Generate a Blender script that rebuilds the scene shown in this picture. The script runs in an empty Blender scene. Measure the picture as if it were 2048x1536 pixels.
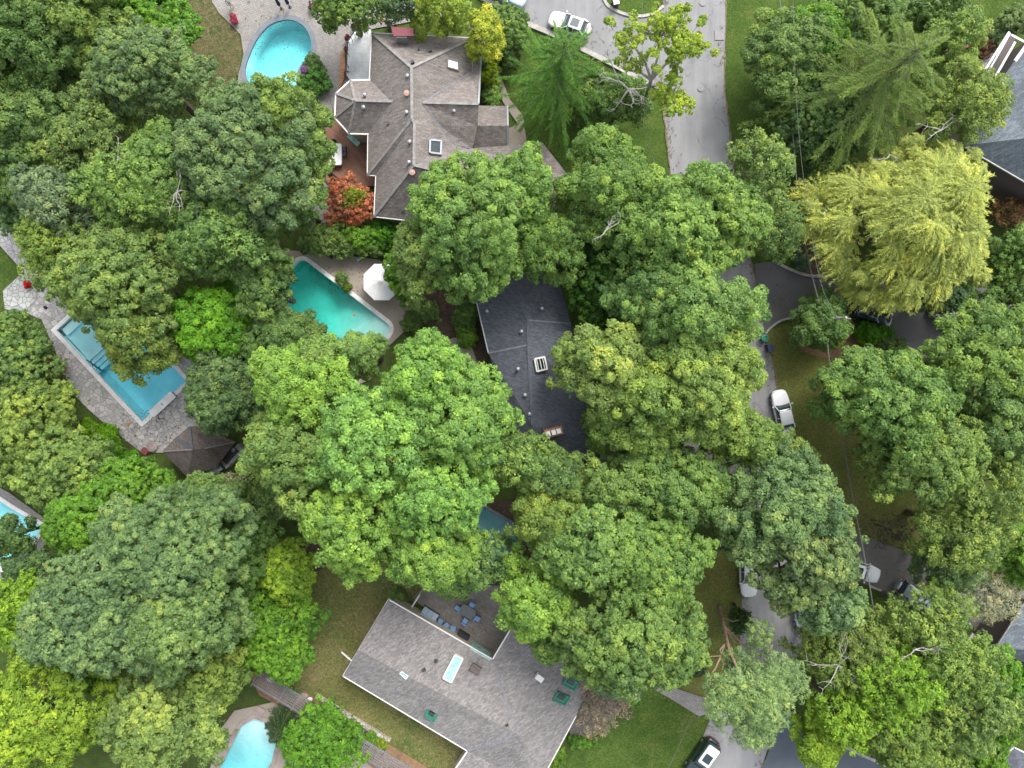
import bpy, math, random
import numpy as np
from mathutils import Vector, Matrix
from mathutils.geometry import tessellate_polygon
R = math.radians
C = bpy.context.scene.collection
scene = bpy.context.scene
# ------------------------------------------------------------------ camera, sky, sun
H = 72.0                       # height of the drone above the street
SC = 54.0 / 1024.0             # metres per photo pixel on the ground
def W(px, py, z=0.0):
    f = (H - z) / H
    return Vector(((px - 1024) * SC * f, (768 - py) * SC * f, z))
cam = bpy.data.cameras.new('camera'); camo = bpy.data.objects.new('camera', cam); C.objects.link(camo)
camo.location = (0, 0, H); cam.sensor_width = 36; cam.lens = 36 * H / 108.0
cam.clip_end = 2000; scene.camera = camo
world = bpy.data.worlds.new('World'); scene.world = world; world.use_nodes = True
SUN_EL, SUN_AZ = 50, 28       # azimuth measured clockwise from image-up
nt = world.node_tree; sky = nt.nodes.new('ShaderNodeTexSky'); sky.sky_type = 'NISHITA'; sky.sun_disc = False
sky.sun_elevation = R(SUN_EL); sky.sun_rotation = R(SUN_AZ); sky.air_density = 1.0; sky.dust_density = 3.5
hs = nt.nodes.new('ShaderNodeHueSaturation'); hs.inputs['Saturation'].default_value = 0.32; nt.links.new(sky.outputs[0], hs.inputs['Color']); nt.links.new(hs.outputs[0], nt.nodes['Background'].inputs[0]); nt.nodes['Background'].inputs[1].default_value = 0.15
sl = bpy.data.lights.new('sun', 'SUN'); so = bpy.data.objects.new('sun', sl); C.objects.link(so)
sl.energy = .9; sl.angle = R(22); sl.color = (1.0, 0.95, 0.88)
sd = Vector((math.sin(R(SUN_AZ)) * math.cos(R(SUN_EL)), math.cos(R(SUN_AZ)) * math.cos(R(SUN_EL)), math.sin(R(SUN_EL))))
so.rotation_euler = sd.to_track_quat('Z', 'Y').to_euler(); so.location = sd * 150
scene.view_settings.view_transform = 'Standard'; scene.view_settings.look = 'None'
scene.cycles.max_bounces = 14; scene.cycles.diffuse_bounces = 7; scene.cycles.transmission_bounces = 8; scene.cycles.transparent_max_bounces = 12
scene.view_settings.exposure = 1.2; scene.view_settings.gamma = 1.0

# ------------------------------------------------------------------ materials
def newmat(name):
    m = bpy.data.materials.new(name); m.use_nodes = True
    n = m.node_tree; b = n.nodes['Principled BSDF']; return m, n, b
def nd(n, t, **kw):
    x = n.nodes.new(t)
    for k, v in kw.items():
        if k in x.inputs: x.inputs[k].default_value = v
        else: setattr(x, k, v)
    return x
def col4(c): return (c[0], c[1], c[2], 1)
def ramp(n, fac, stops):
    r = n.nodes.new('ShaderNodeValToRGB'); e = r.color_ramp.elements
    while len(e) < len(stops): e.new(0.5)
    for i, (p, c) in enumerate(stops): e[i].position = p; e[i].color = col4(c)
    n.links.new(fac, r.inputs[0]); return r.outputs[0]
def mixc(n, fac, a, b, mode='MIX'):
    m = n.nodes.new('ShaderNodeMix'); m.data_type = 'RGBA'; m.blend_type = mode
    for s, v in ((0, fac), (6, a), (7, b)):
        if hasattr(v, 'links') or hasattr(v, 'node'): n.links.new(v, m.inputs[s])
        else: m.inputs[s].default_value = col4(v) if isinstance(v, (tuple, list)) else v
    return m.outputs[2]
def coords(n, scale=(1, 1, 1), rot=0):
    t = n.nodes.new('ShaderNodeTexCoord'); g = n.nodes.new('ShaderNodeNewGeometry')
    mp = n.nodes.new('ShaderNodeMapping'); mp.inputs['Scale'].default_value = scale; mp.inputs['Rotation'].default_value = (0, 0, rot)
    n.links.new(g.outputs['Position'], mp.inputs['Vector']); return mp.outputs[0]
def noise(n, vec, s, det=4, rough=0.6):
    x = nd(n, 'ShaderNodeTexNoise'); x.inputs['Scale'].default_value = s; x.inputs['Detail'].default_value = det
    x.inputs['Roughness'].default_value = rough; n.links.new(vec, x.inputs['Vector']); return x.outputs[0]
def bump(n, b, h, strength=0.3, dist=0.05):
    x = nd(n, 'ShaderNodeBump'); x.inputs['Strength'].default_value = strength; x.inputs['Distance'].default_value = dist
    n.links.new(h, x.inputs['Height']); n.links.new(x.outputs[0], b.inputs['Normal'])
_plain = {}
def plain(name, c, rough=0.6, metal=0, var=0.12, scale=6.0, coat=0):
    if name in _plain: return _plain[name]
    m, n, b = newmat(name); v = coords(n)
    f = noise(n, v, scale, 5)
    lo = tuple(x * (1 - var) for x in c); hi = tuple(min(1, x * (1 + var)) for x in c)
    n.links.new(ramp(n, f, [(0.3, lo), (0.7, hi)]), b.inputs['Base Color'])
    b.inputs['Roughness'].default_value = rough; b.inputs['Metallic'].default_value = metal
    b.inputs['Coat Weight'].default_value = coat
    _plain[name] = m; return m
def grass(name, a, b_, c, s1=0.35, brown=(0.16, 0.12, 0.05), bw=0.62):
    m, n, b = newmat(name); v = coords(n)
    big = noise(n, v, s1, 4, 0.6); mid = noise(n, v, 1.6, 5, 0.7); fine = noise(n, v, 9, 3, 0.8); vf = noise(n, v, 28, 2, 0.7)
    base = ramp(n, big, [(0.3, a), (0.52, b_), (0.72, c)])
    base = mixc(n, ramp(n, mid, [(bw - 0.06, (0, 0, 0)), (bw + 0.14, (0.75, 0.75, 0.75))]), base, brown)
    base = mixc(n, 0.5, base, ramp(n, noise(n, v, 3.2, 5, 0.75), [(0.35, (0.55, 0.6, 0.5)), (0.65, (1.5, 1.4, 1.5))]), 'MULTIPLY')
    base = mixc(n, 0.85, base, ramp(n, fine, [(0.34, (0.45, 0.45, 0.42)), (0.66, (1.5, 1.5, 1.4))]), 'MULTIPLY')
    base = mixc(n, 0.6, base, ramp(n, vf, [(0.3, (0.55, 0.55, 0.5)), (0.7, (1.4, 1.4, 1.35))]), 'MULTIPLY')
    n.links.new(base, b.inputs['Base Color']); b.inputs['Roughness'].default_value = 0.95
    b.inputs['Specular IOR Level'].default_value = 0.1
    bump(n, b, fine, 0.6, 0.08); return m
def tarmac(name, c, crack=0.0, streak=0.0, rot=0.0, joint=None):
    m, n, b = newmat(name); v = coords(n); vr = coords(n, (1, 0.12, 1), rot)
    big = noise(n, v, 0.3, 5, 0.6); fine = noise(n, v, 22, 3, 0.7)
    base = ramp(n, big, [(0.25, tuple(x * 0.82 for x in c)), (0.55, c), (0.8, tuple(x * 1.14 for x in c))])
    base = mixc(n, 0.35, base, ramp(n, fine, [(0.3, (0.6, 0.6, 0.6)), (0.7, (1.3, 1.3, 1.3))]), 'MULTIPLY')
    if streak: base = mixc(n, streak, base, ramp(n, noise(n, vr, 1.3, 4, 0.6), [(0.3, (0.75, 0.75, 0.75)), (0.7, (1.2, 1.2, 1.2))]), 'MULTIPLY')
    if crack:
        vo = nd(n, 'ShaderNodeTexVoronoi', feature='DISTANCE_TO_EDGE'); vo.inputs['Scale'].default_value = 0.22
        w = nd(n, 'ShaderNodeVectorMath', operation='ADD'); nz = nd(n, 'ShaderNodeTexNoise'); nz.inputs['Scale'].default_value = 0.8; nz.inputs['Detail'].default_value = 5
        n.links.new(v, nz.inputs['Vector']); sc = nd(n, 'ShaderNodeVectorMath', operation='SCALE'); sc.inputs['Scale'].default_value = 2.2
        n.links.new(nz.outputs['Color'], sc.inputs[0]); n.links.new(v, w.inputs[0]); n.links.new(sc.outputs[0], w.inputs[1]); n.links.new(w.outputs[0], vo.inputs['Vector'])
        k = ramp(n, vo.outputs['Distance'], [(0.004, (crack,) * 3), (0.018, (0, 0, 0))])
        gate = ramp(n, noise(n, v, 0.25, 2), [(0.46, (0, 0, 0)), (0.54, (1, 1, 1))])
        k = mixc(n, 1.0, k, gate, 'MULTIPLY')
        base = mixc(n, k, base, tuple(x * 0.45 for x in c))
    n.links.new(base, b.inputs['Base Color']); b.inputs['Roughness'].default_value = 0.9; bump(n, b, fine, 0.3, 0.02); return m
def shingle(name, c, rot=0.0, stain=0.35, warm=(1, 1, 1), row=0.16):
    m, n, b = newmat(name); v = coords(n, (1, 1, 1), rot)
    br = nd(n, 'ShaderNodeTexBrick'); n.links.new(v, br.inputs['Vector']); br.inputs['Scale'].default_value = 1.0
    br.inputs['Brick Width'].default_value = 0.42; br.inputs['Row Height'].default_value = row; br.inputs['Mortar Size'].default_value = 0.012
    br.inputs['Bias'].default_value = 0.0
    br.inputs['Color1'].default_value = col4(tuple(x * 1.3 for x in c)); br.inputs['Color2'].default_value = col4(tuple(x * 0.8 for x in c)); br.inputs['Mortar'].default_value = col4(tuple(x * 0.75 for x in c))
    big = noise(n, v, 0.28, 6, 0.65); st = noise(n, coords(n, (1, 0.7, 1), rot), 0.9, 5, 0.7); fine = noise(n, v, 5.5, 5, 0.85)
    base = mixc(n, stain, br.outputs[0], ramp(n, big, [(0.32, (0.5, 0.5, 0.5)), (0.47, (0.95, 0.95, 0.95)), (0.75, (1.2, 1.18, 1.14))]), 'MULTIPLY')
    base = mixc(n, stain * 0.8, base, ramp(n, st, [(0.3, (0.6, 0.6, 0.6)), (0.7, (1.15, 1.15, 1.15))]), 'MULTIPLY')
    base = mixc(n, 0.55, base, ramp(n, fine, [(0.36, (0.5, 0.5, 0.5)), (0.64, (1.5, 1.48, 1.44))]), 'MULTIPLY')
    n.links.new(base, b.inputs['Base Color']); b.inputs['Roughness'].default_value = 0.9; bump(n, b, br.outputs['Fac'], 0.25, 0.02); return m
def pavers(name, a, c, mort, size=0.45, rot=0.0, irregular=False, stain=0.4):
    m, n, b = newmat(name); v = coords(n, (1, 1, 1), rot)
    if irregular:
        vo = nd(n, 'ShaderNodeTexVoronoi'); vo.inputs['Scale'].default_value = 1 / size; n.links.new(v, vo.inputs['Vector'])
        ve = nd(n, 'ShaderNodeTexVoronoi', feature='DISTANCE_TO_EDGE'); ve.inputs['Scale'].default_value = 1 / size; n.links.new(v, ve.inputs['Vector'])
        sep = nd(n, 'ShaderNodeSeparateColor'); n.links.new(vo.outputs['Color'], sep.inputs[0])
        base = ramp(n, sep.outputs[0], [(0.1, a), (0.9, c)])
        base = mixc(n, ramp(n, ve.outputs['Distance'], [(0.03, (1, 1, 1)), (0.08, (0, 0, 0))]), base, mort); hgt = ve.outputs['Distance']
    else:
        br = nd(n, 'ShaderNodeTexBrick'); n.links.new(v, br.inputs['Vector']); br.inputs['Scale'].default_value = 1.0
        br.inputs['Brick Width'].default_value = size; br.inputs['Row Height'].default_value = size * 0.62; br.inputs['Mortar Size'].default_value = min(.025, size * 0.045)
        br.inputs['Color1'].default_value = col4(a); br.inputs['Color2'].default_value = col4(c); br.inputs['Mortar'].default_value = col4(mort)
        base = br.outputs[0]; hgt = br.outputs['Fac']
    big = noise(n, v, 0.35, 5, 0.65); fine = noise(n, v, 12, 3, 0.8)
    base = mixc(n, stain, base, ramp(n, big, [(0.3, (0.55, 0.55, 0.54)), (0.7, (1.2, 1.2, 1.2))]), 'MULTIPLY')
    base = mixc(n, 0.5, base, ramp(n, fine, [(0.3, (0.65, 0.65, 0.65)), (0.7, (1.3, 1.3, 1.3))]), 'MULTIPLY')
    n.links.new(base, b.inputs['Base Color']); b.inputs['Roughness'].default_value = 0.9; return m
def soil(name, a, c, s=3.0):
    m, n, b = newmat(name); v = coords(n); f = noise(n, v, s, 6, 0.8); g = noise(n, v, 0.6, 3)
    base = mixc(n, 0.5, ramp(n, f, [(0.3, a), (0.7, c)]), ramp(n, g, [(0.3, (0.6, 0.6, 0.6)), (0.7, (1.3, 1.25, 1.1))]), 'MULTIPLY')
    n.links.new(base, b.inputs['Base Color']); b.inputs['Roughness'].default_value = 1.0; bump(n, b, f, 0.6, 0.08); return m
def planks(name, c, rot=0.0, w=0.14):
    m, n, b = newmat(name); v = coords(n, (1, 1, 1), rot)
    br = nd(n, 'ShaderNodeTexBrick'); n.links.new(v, br.inputs['Vector']); br.inputs['Scale'].default_value = 1.0
    br.inputs['Brick Width'].default_value = 3.5; br.inputs['Row Height'].default_value = w; br.inputs['Mortar Size'].default_value = 0.012
    br.inputs['Color1'].default_value = col4(tuple(x * 1.2 for x in c)); br.inputs['Color2'].default_value = col4(tuple(x * 0.85 for x in c)); br.inputs['Mortar'].default_value = col4(tuple(x * 0.35 for x in c))
    base = mixc(n, 0.6, br.outputs[0], ramp(n, noise(n, v, 1.2, 5, 0.7), [(0.3, (0.65, 0.65, 0.65)), (0.7, (1.25, 1.25, 1.25))]), 'MULTIPLY')
    n.links.new(base, b.inputs['Base Color']); b.inputs['Roughness'].default_value = 0.8; return m
def leafmat(name, trans=0.4):
    m, n, b = newmat(name); out = [x for x in n.nodes if x.type == 'OUTPUT_MATERIAL'][0]
    at = nd(n, 'ShaderNodeAttribute'); at.attribute_name = 'tone'; oi = nd(n, 'ShaderNodeObjectInfo')
    t = at.outputs['Fac']
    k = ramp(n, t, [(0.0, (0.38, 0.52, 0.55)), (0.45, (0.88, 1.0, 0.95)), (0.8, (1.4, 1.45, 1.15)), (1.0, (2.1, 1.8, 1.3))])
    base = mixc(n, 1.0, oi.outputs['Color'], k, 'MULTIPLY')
    odd = ramp(n, t, [(0.0, (0, 0, 0)), (0.992, (0, 0, 0)), (0.996, (1, 1, 1))])
    base = mixc(n, odd, base, (0.42, 0.2, 0.05))
    n.links.new(base, b.inputs['Base Color']); b.inputs['Roughness'].default_value = 0.55; b.inputs['Specular IOR Level'].default_value = 0.35
    tr = nd(n, 'ShaderNodeBsdfTranslucent'); n.links.new(base, tr.inputs['Color'])
    mx = nd(n, 'ShaderNodeMixShader'); mx.inputs[0].default_value = trans
    n.links.new(b.outputs[0], mx.inputs[1]); n.links.new(tr.outputs[0], mx.inputs[2]); n.links.new(mx.outputs[0], out.inputs[0]); return m
def glass(name, c, rough=0.05):
    m, n, b = newmat(name); v = coords(n)
    n.links.new(ramp(n, noise(n, v, 2.0, 3), [(0.35, tuple(x * 0.7 for x in c)), (0.65, tuple(x * 1.2 for x in c))]), b.inputs['Base Color'])
    b.inputs['Roughness'].default_value = rough; b.inputs['Specular IOR Level'].default_value = 0.8; return m
def watermat(name, absorb, dens):
    m, n, b = newmat(name); out = [x for x in n.nodes if x.type == 'OUTPUT_MATERIAL'][0]; n.nodes.remove(b)
    v = coords(n); gl = nd(n, 'ShaderNodeBsdfGlossy'); gl.inputs['Roughness'].default_value = 0.03
    tp = nd(n, 'ShaderNodeBsdfTransparent'); fr = nd(n, 'ShaderNodeFresnel'); fr.inputs['IOR'].default_value = 1.33
    bp = nd(n, 'ShaderNodeBump'); bp.inputs['Strength'].default_value = 0.6; bp.inputs['Distance'].default_value = 0.05
    n.links.new(noise(n, v, 1.3, 3, 0.5), bp.inputs['Height']); n.links.new(bp.outputs[0], gl.inputs['Normal']); n.links.new(bp.outputs[0], fr.inputs['Normal'])
    mx = nd(n, 'ShaderNodeMixShader'); n.links.new(fr.outputs[0], mx.inputs[0]); n.links.new(tp.outputs[0], mx.inputs[1]); n.links.new(gl.outputs[0], mx.inputs[2])
    n.links.new(mx.outputs[0], out.inputs['Surface'])
    va = nd(n, 'ShaderNodeVolumeAbsorption'); va.inputs['Color'].default_value = col4(absorb); va.inputs['Density'].default_value = dens
    n.links.new(va.outputs[0], out.inputs['Volume']); return m
def pooltile(name, c, sky_glints=0.25):
    m, n, b = newmat(name); v = coords(n)
    base = ramp(n, noise(n, v, 0.5, 5, 0.6), [(0.3, tuple(x * 0.85 for x in c)), (0.7, tuple(min(1, x * 1.1) for x in c))])
    base = mixc(n, ramp(n, noise(n, v, 1.1, 6, 0.75), [(0.56, (0, 0, 0)), (0.62, (sky_glints,) * 3)]), base, (0.85, 0.9, 0.9))  # sky reflections painted into the floor colour as whitish patches
    n.links.new(base, b.inputs['Base Color']); b.inputs['Roughness'].default_value = 0.5; return m
M = {}
M['ground'] = grass('undergrowth_ground', (0.05, 0.09, 0.02), (0.07, 0.12, 0.03), (0.1, 0.13, 0.035), brown=(0.07, 0.05, 0.03), bw=0.52)
M['lawn_green'] = grass('lawn_green', (0.045, 0.085, 0.02), (0.07, 0.12, 0.026), (0.11, 0.14, 0.04), bw=0.64)
M['lawn_dry'] = grass('lawn_dry', (0.1, 0.13, 0.045), (0.15, 0.16, 0.06), (0.2, 0.18, 0.09), s1=0.22, brown=(0.24, 0.19, 0.1), bw=0.58)
M['lawn_olive'] = grass('lawn_olive', (0.1, 0.135, 0.035), (0.15, 0.18, 0.05), (0.19, 0.185, 0.07), s1=0.25, brown=(0.16, 0.12, 0.055), bw=0.52)
M['lawn_brown'] = grass('lawn_brown', (0.05, 0.085, 0.025), (0.09, 0.1, 0.04), (0.13, 0.12, 0.06), s1=0.5, brown=(0.16, 0.13, 0.08), bw=0.46)
M['road'] = tarmac('road_asphalt', (0.27, 0.27, 0.275), crack=0.6, streak=0.6)
M['drive_light'] = tarmac('drive_light', (0.255, 0.255, 0.26), crack=0.6, streak=0.4, rot=0.5)
M['drive_dark'] = tarmac('drive_dark', (0.13, 0.125, 0.13), crack=.3)
M['drive_brown'] = tarmac('drive_brown', (0.165, 0.155, 0.15), crack=.3)
M['drive_slate'] = tarmac('drive_slate', (0.11, 0.13, 0.155))
M['kerb'] = plain('kerb_concrete', (0.42, 0.4, 0.37), 0.9, var=0.25, scale=2)
M['stone_path'] = pavers('stone_path', (0.42, 0.38, 0.33), (0.55, 0.5, 0.45), (0.2, 0.18, 0.15), 0.5, 0.5, True)
M['patio_grey'] = pavers('patio_grey', (0.26, 0.25, 0.23), (0.34, 0.32, 0.3), (0.15, 0.14, 0.13), 0.3, 0.3, False, 0.3)
M['patio_stone'] = pavers('patio_stone', (0.36, 0.35, 0.345), (0.52, 0.5, 0.48), (0.27, 0.26, 0.25), 0.5, 0.82, True, 0.45)
M['flag'] = pavers('flagstone', (0.38, 0.38, 0.38), (0.52, 0.52, 0.51), (0.2, 0.22, 0.16), 0.5, 0.4, True, 0.5)
M['concrete_tan'] = pavers('concrete_tan', (0.36, 0.31, 0.26), (0.38, 0.33, 0.28), (0.31, 0.265, 0.225), 3.2, 0.75, False, 0.4)
M['terrace'] = pavers('terrace', (0.22, 0.2, 0.18), (0.27, 0.25, 0.23), (0.2, 0.18, 0.16), 0.7, 0.53, False, 0.6)
M['soil'] = soil('mulch_soil', (0.05, 0.035, 0.025), (0.14, 0.1, 0.075))
M['soil_red'] = soil('mulch_red', (0.16, 0.09, 0.05), (0.34, 0.22, 0.13))
M['soil_grey'] = soil('gravel_grey', (0.14, 0.13, 0.12), (0.3, 0.28, 0.26), 8)
M['deck'] = planks('deck_wood', (0.25, 0.13, 0.085), 0.78)
M['deck_o'] = planks('deck_orange', (0.36, 0.19, 0.09), 0.1)
M['shingle_grey'] = shingle('shingle_grey_brown', (0.205, 0.183, 0.17), 0, 0.4)
M['shingle_slate'] = shingle('shingle_slate', (0.092, 0.104, 0.125), 0.25, 0.2)
M['shingle_pale'] = shingle('shingle_pale', (0.216, 0.206, 0.203), R(-31), 0.4)
M['shingle_blue'] = shingle('shingle_blue', (0.16, 0.19, 0.225), R(-30), 0.3)
M['shingle_brown'] = shingle('shingle_brown', (0.13, 0.11, 0.1), R(40), 0.5)
M['cap'] = plain('ridge_cap', (0.26, 0.25, 0.24), 0.9, var=0.3, scale=3)
M['cap_dark'] = plain('ridge_cap_dark', (0.09, 0.1, 0.12), 0.9, var=0.25, scale=3)
M['cap_seam'] = plain('roof_seam', (0.19, 0.2, 0.23), 0.9, var=0.25, scale=3)
M['white'] = plain('white_paint', (0.72, 0.71, 0.68), 0.5, var=0.08)
M['wall_beige'] = plain('wall_beige', (0.45, 0.4, 0.33), 0.9)
M['wall_dark'] = plain('wall_dark_brown', (0.12, 0.1, 0.1), 0.9)
M['brick'] = pavers('red_brick', (0.26, 0.1, 0.06), (0.34, 0.15, 0.09), (0.3, 0.27, 0.24), 0.22, 0, False, 0.3)
M['glass_dark'] = glass('glass_dark', (0.02, 0.035, 0.035))
M['glass_car'] = glass('glass_car', (0.025, 0.055, 0.06))
M['glass_aqua'] = glass('glass_aqua', (0.3, 0.56, 0.52), 0.2)
M['green_curb'] = plain('green_frame', (0.03, 0.18, 0.12), 0.5)
M['metal'] = plain('grey_metal', (0.4, 0.42, 0.45), 0.4, 0.6)
M['metal_dark'] = plain('dark_metal', (0.04, 0.045, 0.05), 0.5)
M['terracotta'] = plain('terracotta', (0.42, 0.27, 0.21), 0.8)
M['maroon'] = plain('maroon_metal', (0.2, 0.05, 0.06), 0.6, var=0.2)
M['bark'] = plain('bark_brown', (0.11, 0.085, 0.065), 0.95, var=0.4, scale=4)
M['bark_grey'] = plain('bark_grey', (0.4, 0.38, 0.35), 0.9, var=0.3, scale=4)
M['bark_orange'] = plain('bark_orange', (0.34, 0.235, 0.175), 0.9, var=0.3, scale=2.5)
M['wood_grey'] = plain('weathered_wood', (0.21, 0.2, 0.2), 0.9, var=0.3, scale=5)
M['wood_pale'] = plain('pale_pole', (0.42, 0.42, 0.4), 0.9, var=0.2, scale=5)
M['blue_fab'] = plain('blue_fabric', (0.2, 0.34, 0.55), 0.8, var=0.15)
M['pale_fab'] = plain('pale_blue_fabric', (0.42, 0.52, 0.62), 0.8, var=0.15)
M['table_grey'] = plain('table_grey', (0.12, 0.13, 0.13), 0.5)
M['navy'] = plain('navy_fabric', (0.012, 0.02, 0.045), 0.8)
M['canvas'] = plain('white_canvas', (0.8, 0.8, 0.8), 0.8, var=0.04)
M['car_white'] = plain('car_white', (0.82, 0.83, 0.84), 0.25, var=0.02, coat=0.6)
M['car_black'] = plain('car_black', (0.022, 0.036, 0.045), 0.2, var=0.1, coat=1.0)
M['car_silver'] = plain('car_silver', (0.42, 0.47, 0.5), 0.25, 0.5, var=0.05, coat=0.8)
M['car_blue'] = plain('car_pale_blue', (0.48, 0.62, 0.7), 0.25, 0.1, var=0.05, coat=0.8)
M['tyre'] = plain('tyre_rubber', (0.02, 0.02, 0.02), 0.9)
M['lamp_clear'] = plain('headlight_glass', (0.6, 0.65, 0.68), 0.1)
M['lamp_red'] = plain('tail_light_red', (0.35, 0.02, 0.02), 0.2)
M['bin_green'] = plain('bin_green', (0.01, 0.2, 0.12), 0.5)
M['bin_navy'] = plain('bin_navy', (0.015, 0.03, 0.08), 0.5)
M['slate_cop'] = plain('slate_coping', (0.17, 0.19, 0.22), 0.8, var=0.15, scale=1.5)
M['white_cop'] = plain('pale_coping', (0.74, 0.73, 0.71), 0.8, var=0.15, scale=1.5)
M['brown_cop'] = plain('brown_coping', (0.3, 0.25, 0.23), 0.9, var=0.25, scale=1.5)
M['tile_cyan'] = pooltile('pool_floor_cyan', (0.66, 0.9, 0.93), 0.55)
M['tile_teal'] = pooltile('pool_floor_teal', (0.55, 0.83, 0.76), 0.5)
M['tile_blue'] = pooltile('pool_floor_blue', (0.62, 0.92, 0.98), 0.12)
M['water_cyan'] = watermat('pool_water_cyan', (0.1, 0.93, 0.96), 0.32)
M['water_teal'] = watermat('pool_water_teal', (0.06, 0.92, 0.88), 0.5)
M['water_blue'] = watermat('pool_water_blue', (0.08, 0.88, 0.98), 0.3)
M['skin'] = plain('skin', (0.5, 0.3, 0.22), 0.6)
M['hair'] = plain('hair_brown', (0.05, 0.03, 0.02), 0.8)
M['umber'] = plain('orange_plastic', (0.5, 0.22, 0.08), 0.6)
M['petal_red'] = plain('petals_red', (0.55, 0.02, 0.02), 0.7)
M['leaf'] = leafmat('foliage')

# ------------------------------------------------------------------ mesh helpers
def tag(o, label=None, cat=None, group=None, kind=None):
    if label: o['label'] = label
    if cat: o['category'] = cat
    if group: o['group'] = group
    if kind: o['kind'] = kind
    return o
def rootloc(p):
    v = Vector((0, 0, 0))
    while p is not None: v += Vector(p.location); p = p.parent
    return v
class MB:
    def __init__(s): s.v = []; s.f = []
    def add(s, vs, fs):
        b = len(s.v); s.v += [tuple(x) for x in vs]; s.f += [tuple(b + i for i in f) for f in fs]; return s
    def box(s, c, sz, rz=0, taper=1.0, rx=0):
        x, y, z = sz[0] / 2, sz[1] / 2, sz[2] / 2; m = Matrix.Rotation(rz, 3, 'Z') @ Matrix.Rotation(rx, 3, 'X'); c = Vector(c)
        vs = [c + m @ Vector((a * x * (taper if d > 0 else 1), b * y * (taper if d > 0 else 1), d * z)) for d in (-1, 1) for a, b in ((-1, -1), (1, -1), (1, 1), (-1, 1))]
        return s.add(vs, [(3, 2, 1, 0), (4, 5, 6, 7), (0, 1, 5, 4), (1, 2, 6, 5), (2, 3, 7, 6), (3, 0, 4, 7)])
    def beam(s, p, q, w, h):
        p, q = Vector(p), Vector(q); d = (q - p).normalized(); side = d.cross(Vector((0, 0, 1)))
        if side.length < 1e-4: side = Vector((1, 0, 0))
        side.normalize(); up = side.cross(d); vs = []
        for e in (p, q):
            for a, b in ((-1, -1), (1, -1), (1, 1), (-1, 1)): vs.append(e + side * a * w / 2 + up * b * h / 2)
        return s.add(vs, [(0, 1, 2, 3), (7, 6, 5, 4), (0, 4, 5, 1), (1, 5, 6, 2), (2, 6, 7, 3), (3, 7, 4, 0)])
    def tube(s, pts, rad, n=6):
        pts = [Vector(p) for p in pts]; rings = []
        if not isinstance(rad, (list, tuple)): rad = [rad] * len(pts)
        vs = []
        for i, p in enumerate(pts):
            d = (pts[min(i + 1, len(pts) - 1)] - pts[max(i - 1, 0)]).normalized()
            a = d.cross(Vector((0.31, 0.2, 0.93)));
            if a.length < 1e-3: a = d.cross(Vector((1, 0, 0)))
            a.normalize(); b = d.cross(a)
            for k in range(n):
                t = 2 * math.pi * k / n; vs.append(p + (a * math.cos(t) + b * math.sin(t)) * rad[i])
        fs = [(i * n + k, i * n + (k + 1) % n, (i + 1) * n + (k + 1) % n, (i + 1) * n + k) for i in range(len(pts) - 1) for k in range(n)]
        fs += [tuple(range(n - 1, -1, -1)), tuple((len(pts) - 1) * n + k for k in range(n))]
        return s.add(vs, fs)
    def lathe(s, c, prof, n=16, sx=1, sy=1):
        c = Vector(c); vs = [c + Vector((r * math.cos(2 * math.pi * k / n) * sx, r * math.sin(2 * math.pi * k / n) * sy, z)) for r, z in prof for k in range(n)]
        fs = [(i * n + k, i * n + (k + 1) % n, (i + 1) * n + (k + 1) % n, (i + 1) * n + k) for i in range(len(prof) - 1) for k in range(n)]
        fs += [tuple(range(n - 1, -1, -1)), tuple((len(prof) - 1) * n + k for k in range(n))]
        return s.add(vs, fs)
    def poly(s, pts): return s.add(pts, [tuple(range(len(pts)))])
    def prism(s, pts, z0, z1):
        n = len(pts); vs = [(p[0], p[1], z0) for p in pts] + [(p[0], p[1], z1) for p in pts]
        return s.add(vs, [tuple(range(n - 1, -1, -1)), tuple(range(n, 2 * n))] + [(i, (i + 1) % n, n + (i + 1) % n, n + i) for i in range(n)])
    def build(s, name, m, parent=None, world=True, smooth=False, loc=None):
        me = bpy.data.meshes.new(name); off = Vector((0, 0, 0))
        if parent is not None and world: off = rootloc(parent)
        elif loc is not None and world: off = Vector(loc)
        me.from_pydata([tuple(Vector(v) - off) for v in s.v], [], s.f); me.update()
        o = bpy.data.objects.new(name, me); C.objects.link(o); me.materials.append(m)
        if smooth:
            for p in me.polygons: p.use_smooth = True
        if parent is not None: o.parent = parent
        elif loc is not None: o.location = loc
        return o
def empty(name, loc, rz=0):
    o = bpy.data.objects.new(name, None); C.objects.link(o); o.location = loc; o.rotation_euler = (0, 0, rz); o.empty_display_size = 0.3; return o
def copy_tree(o, parent=None):
    c = o.copy(); C.objects.link(c)
    if parent is not None: c.parent = parent
    for ch in list(o.children): copy_tree(ch, c)
    return c
def smoothpoly(pts, n=5, closed=True):
    out = []; L = len(pts); rng = range(L if closed else L - 1)
    for i in rng:
        if closed: p = [Vector(pts[(i + k) % L][:2]) for k in (-1, 0, 1, 2)]
        else: p = [Vector(pts[min(max(i + k, 0), L - 1)][:2]) for k in (-1, 0, 1, 2)]
        for j in range(n):
            t = j / n
            out.append(tuple(0.5 * ((2 * p[1]) + (p[2] - p[0]) * t + (2 * p[0] - 5 * p[1] + 4 * p[2] - p[3]) * t * t + (3 * p[1] - p[0] - 3 * p[2] + p[3]) * t ** 3)))
    if not closed: out.append(tuple(pts[-1][:2]))
    return out
_layer = [0]
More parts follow.
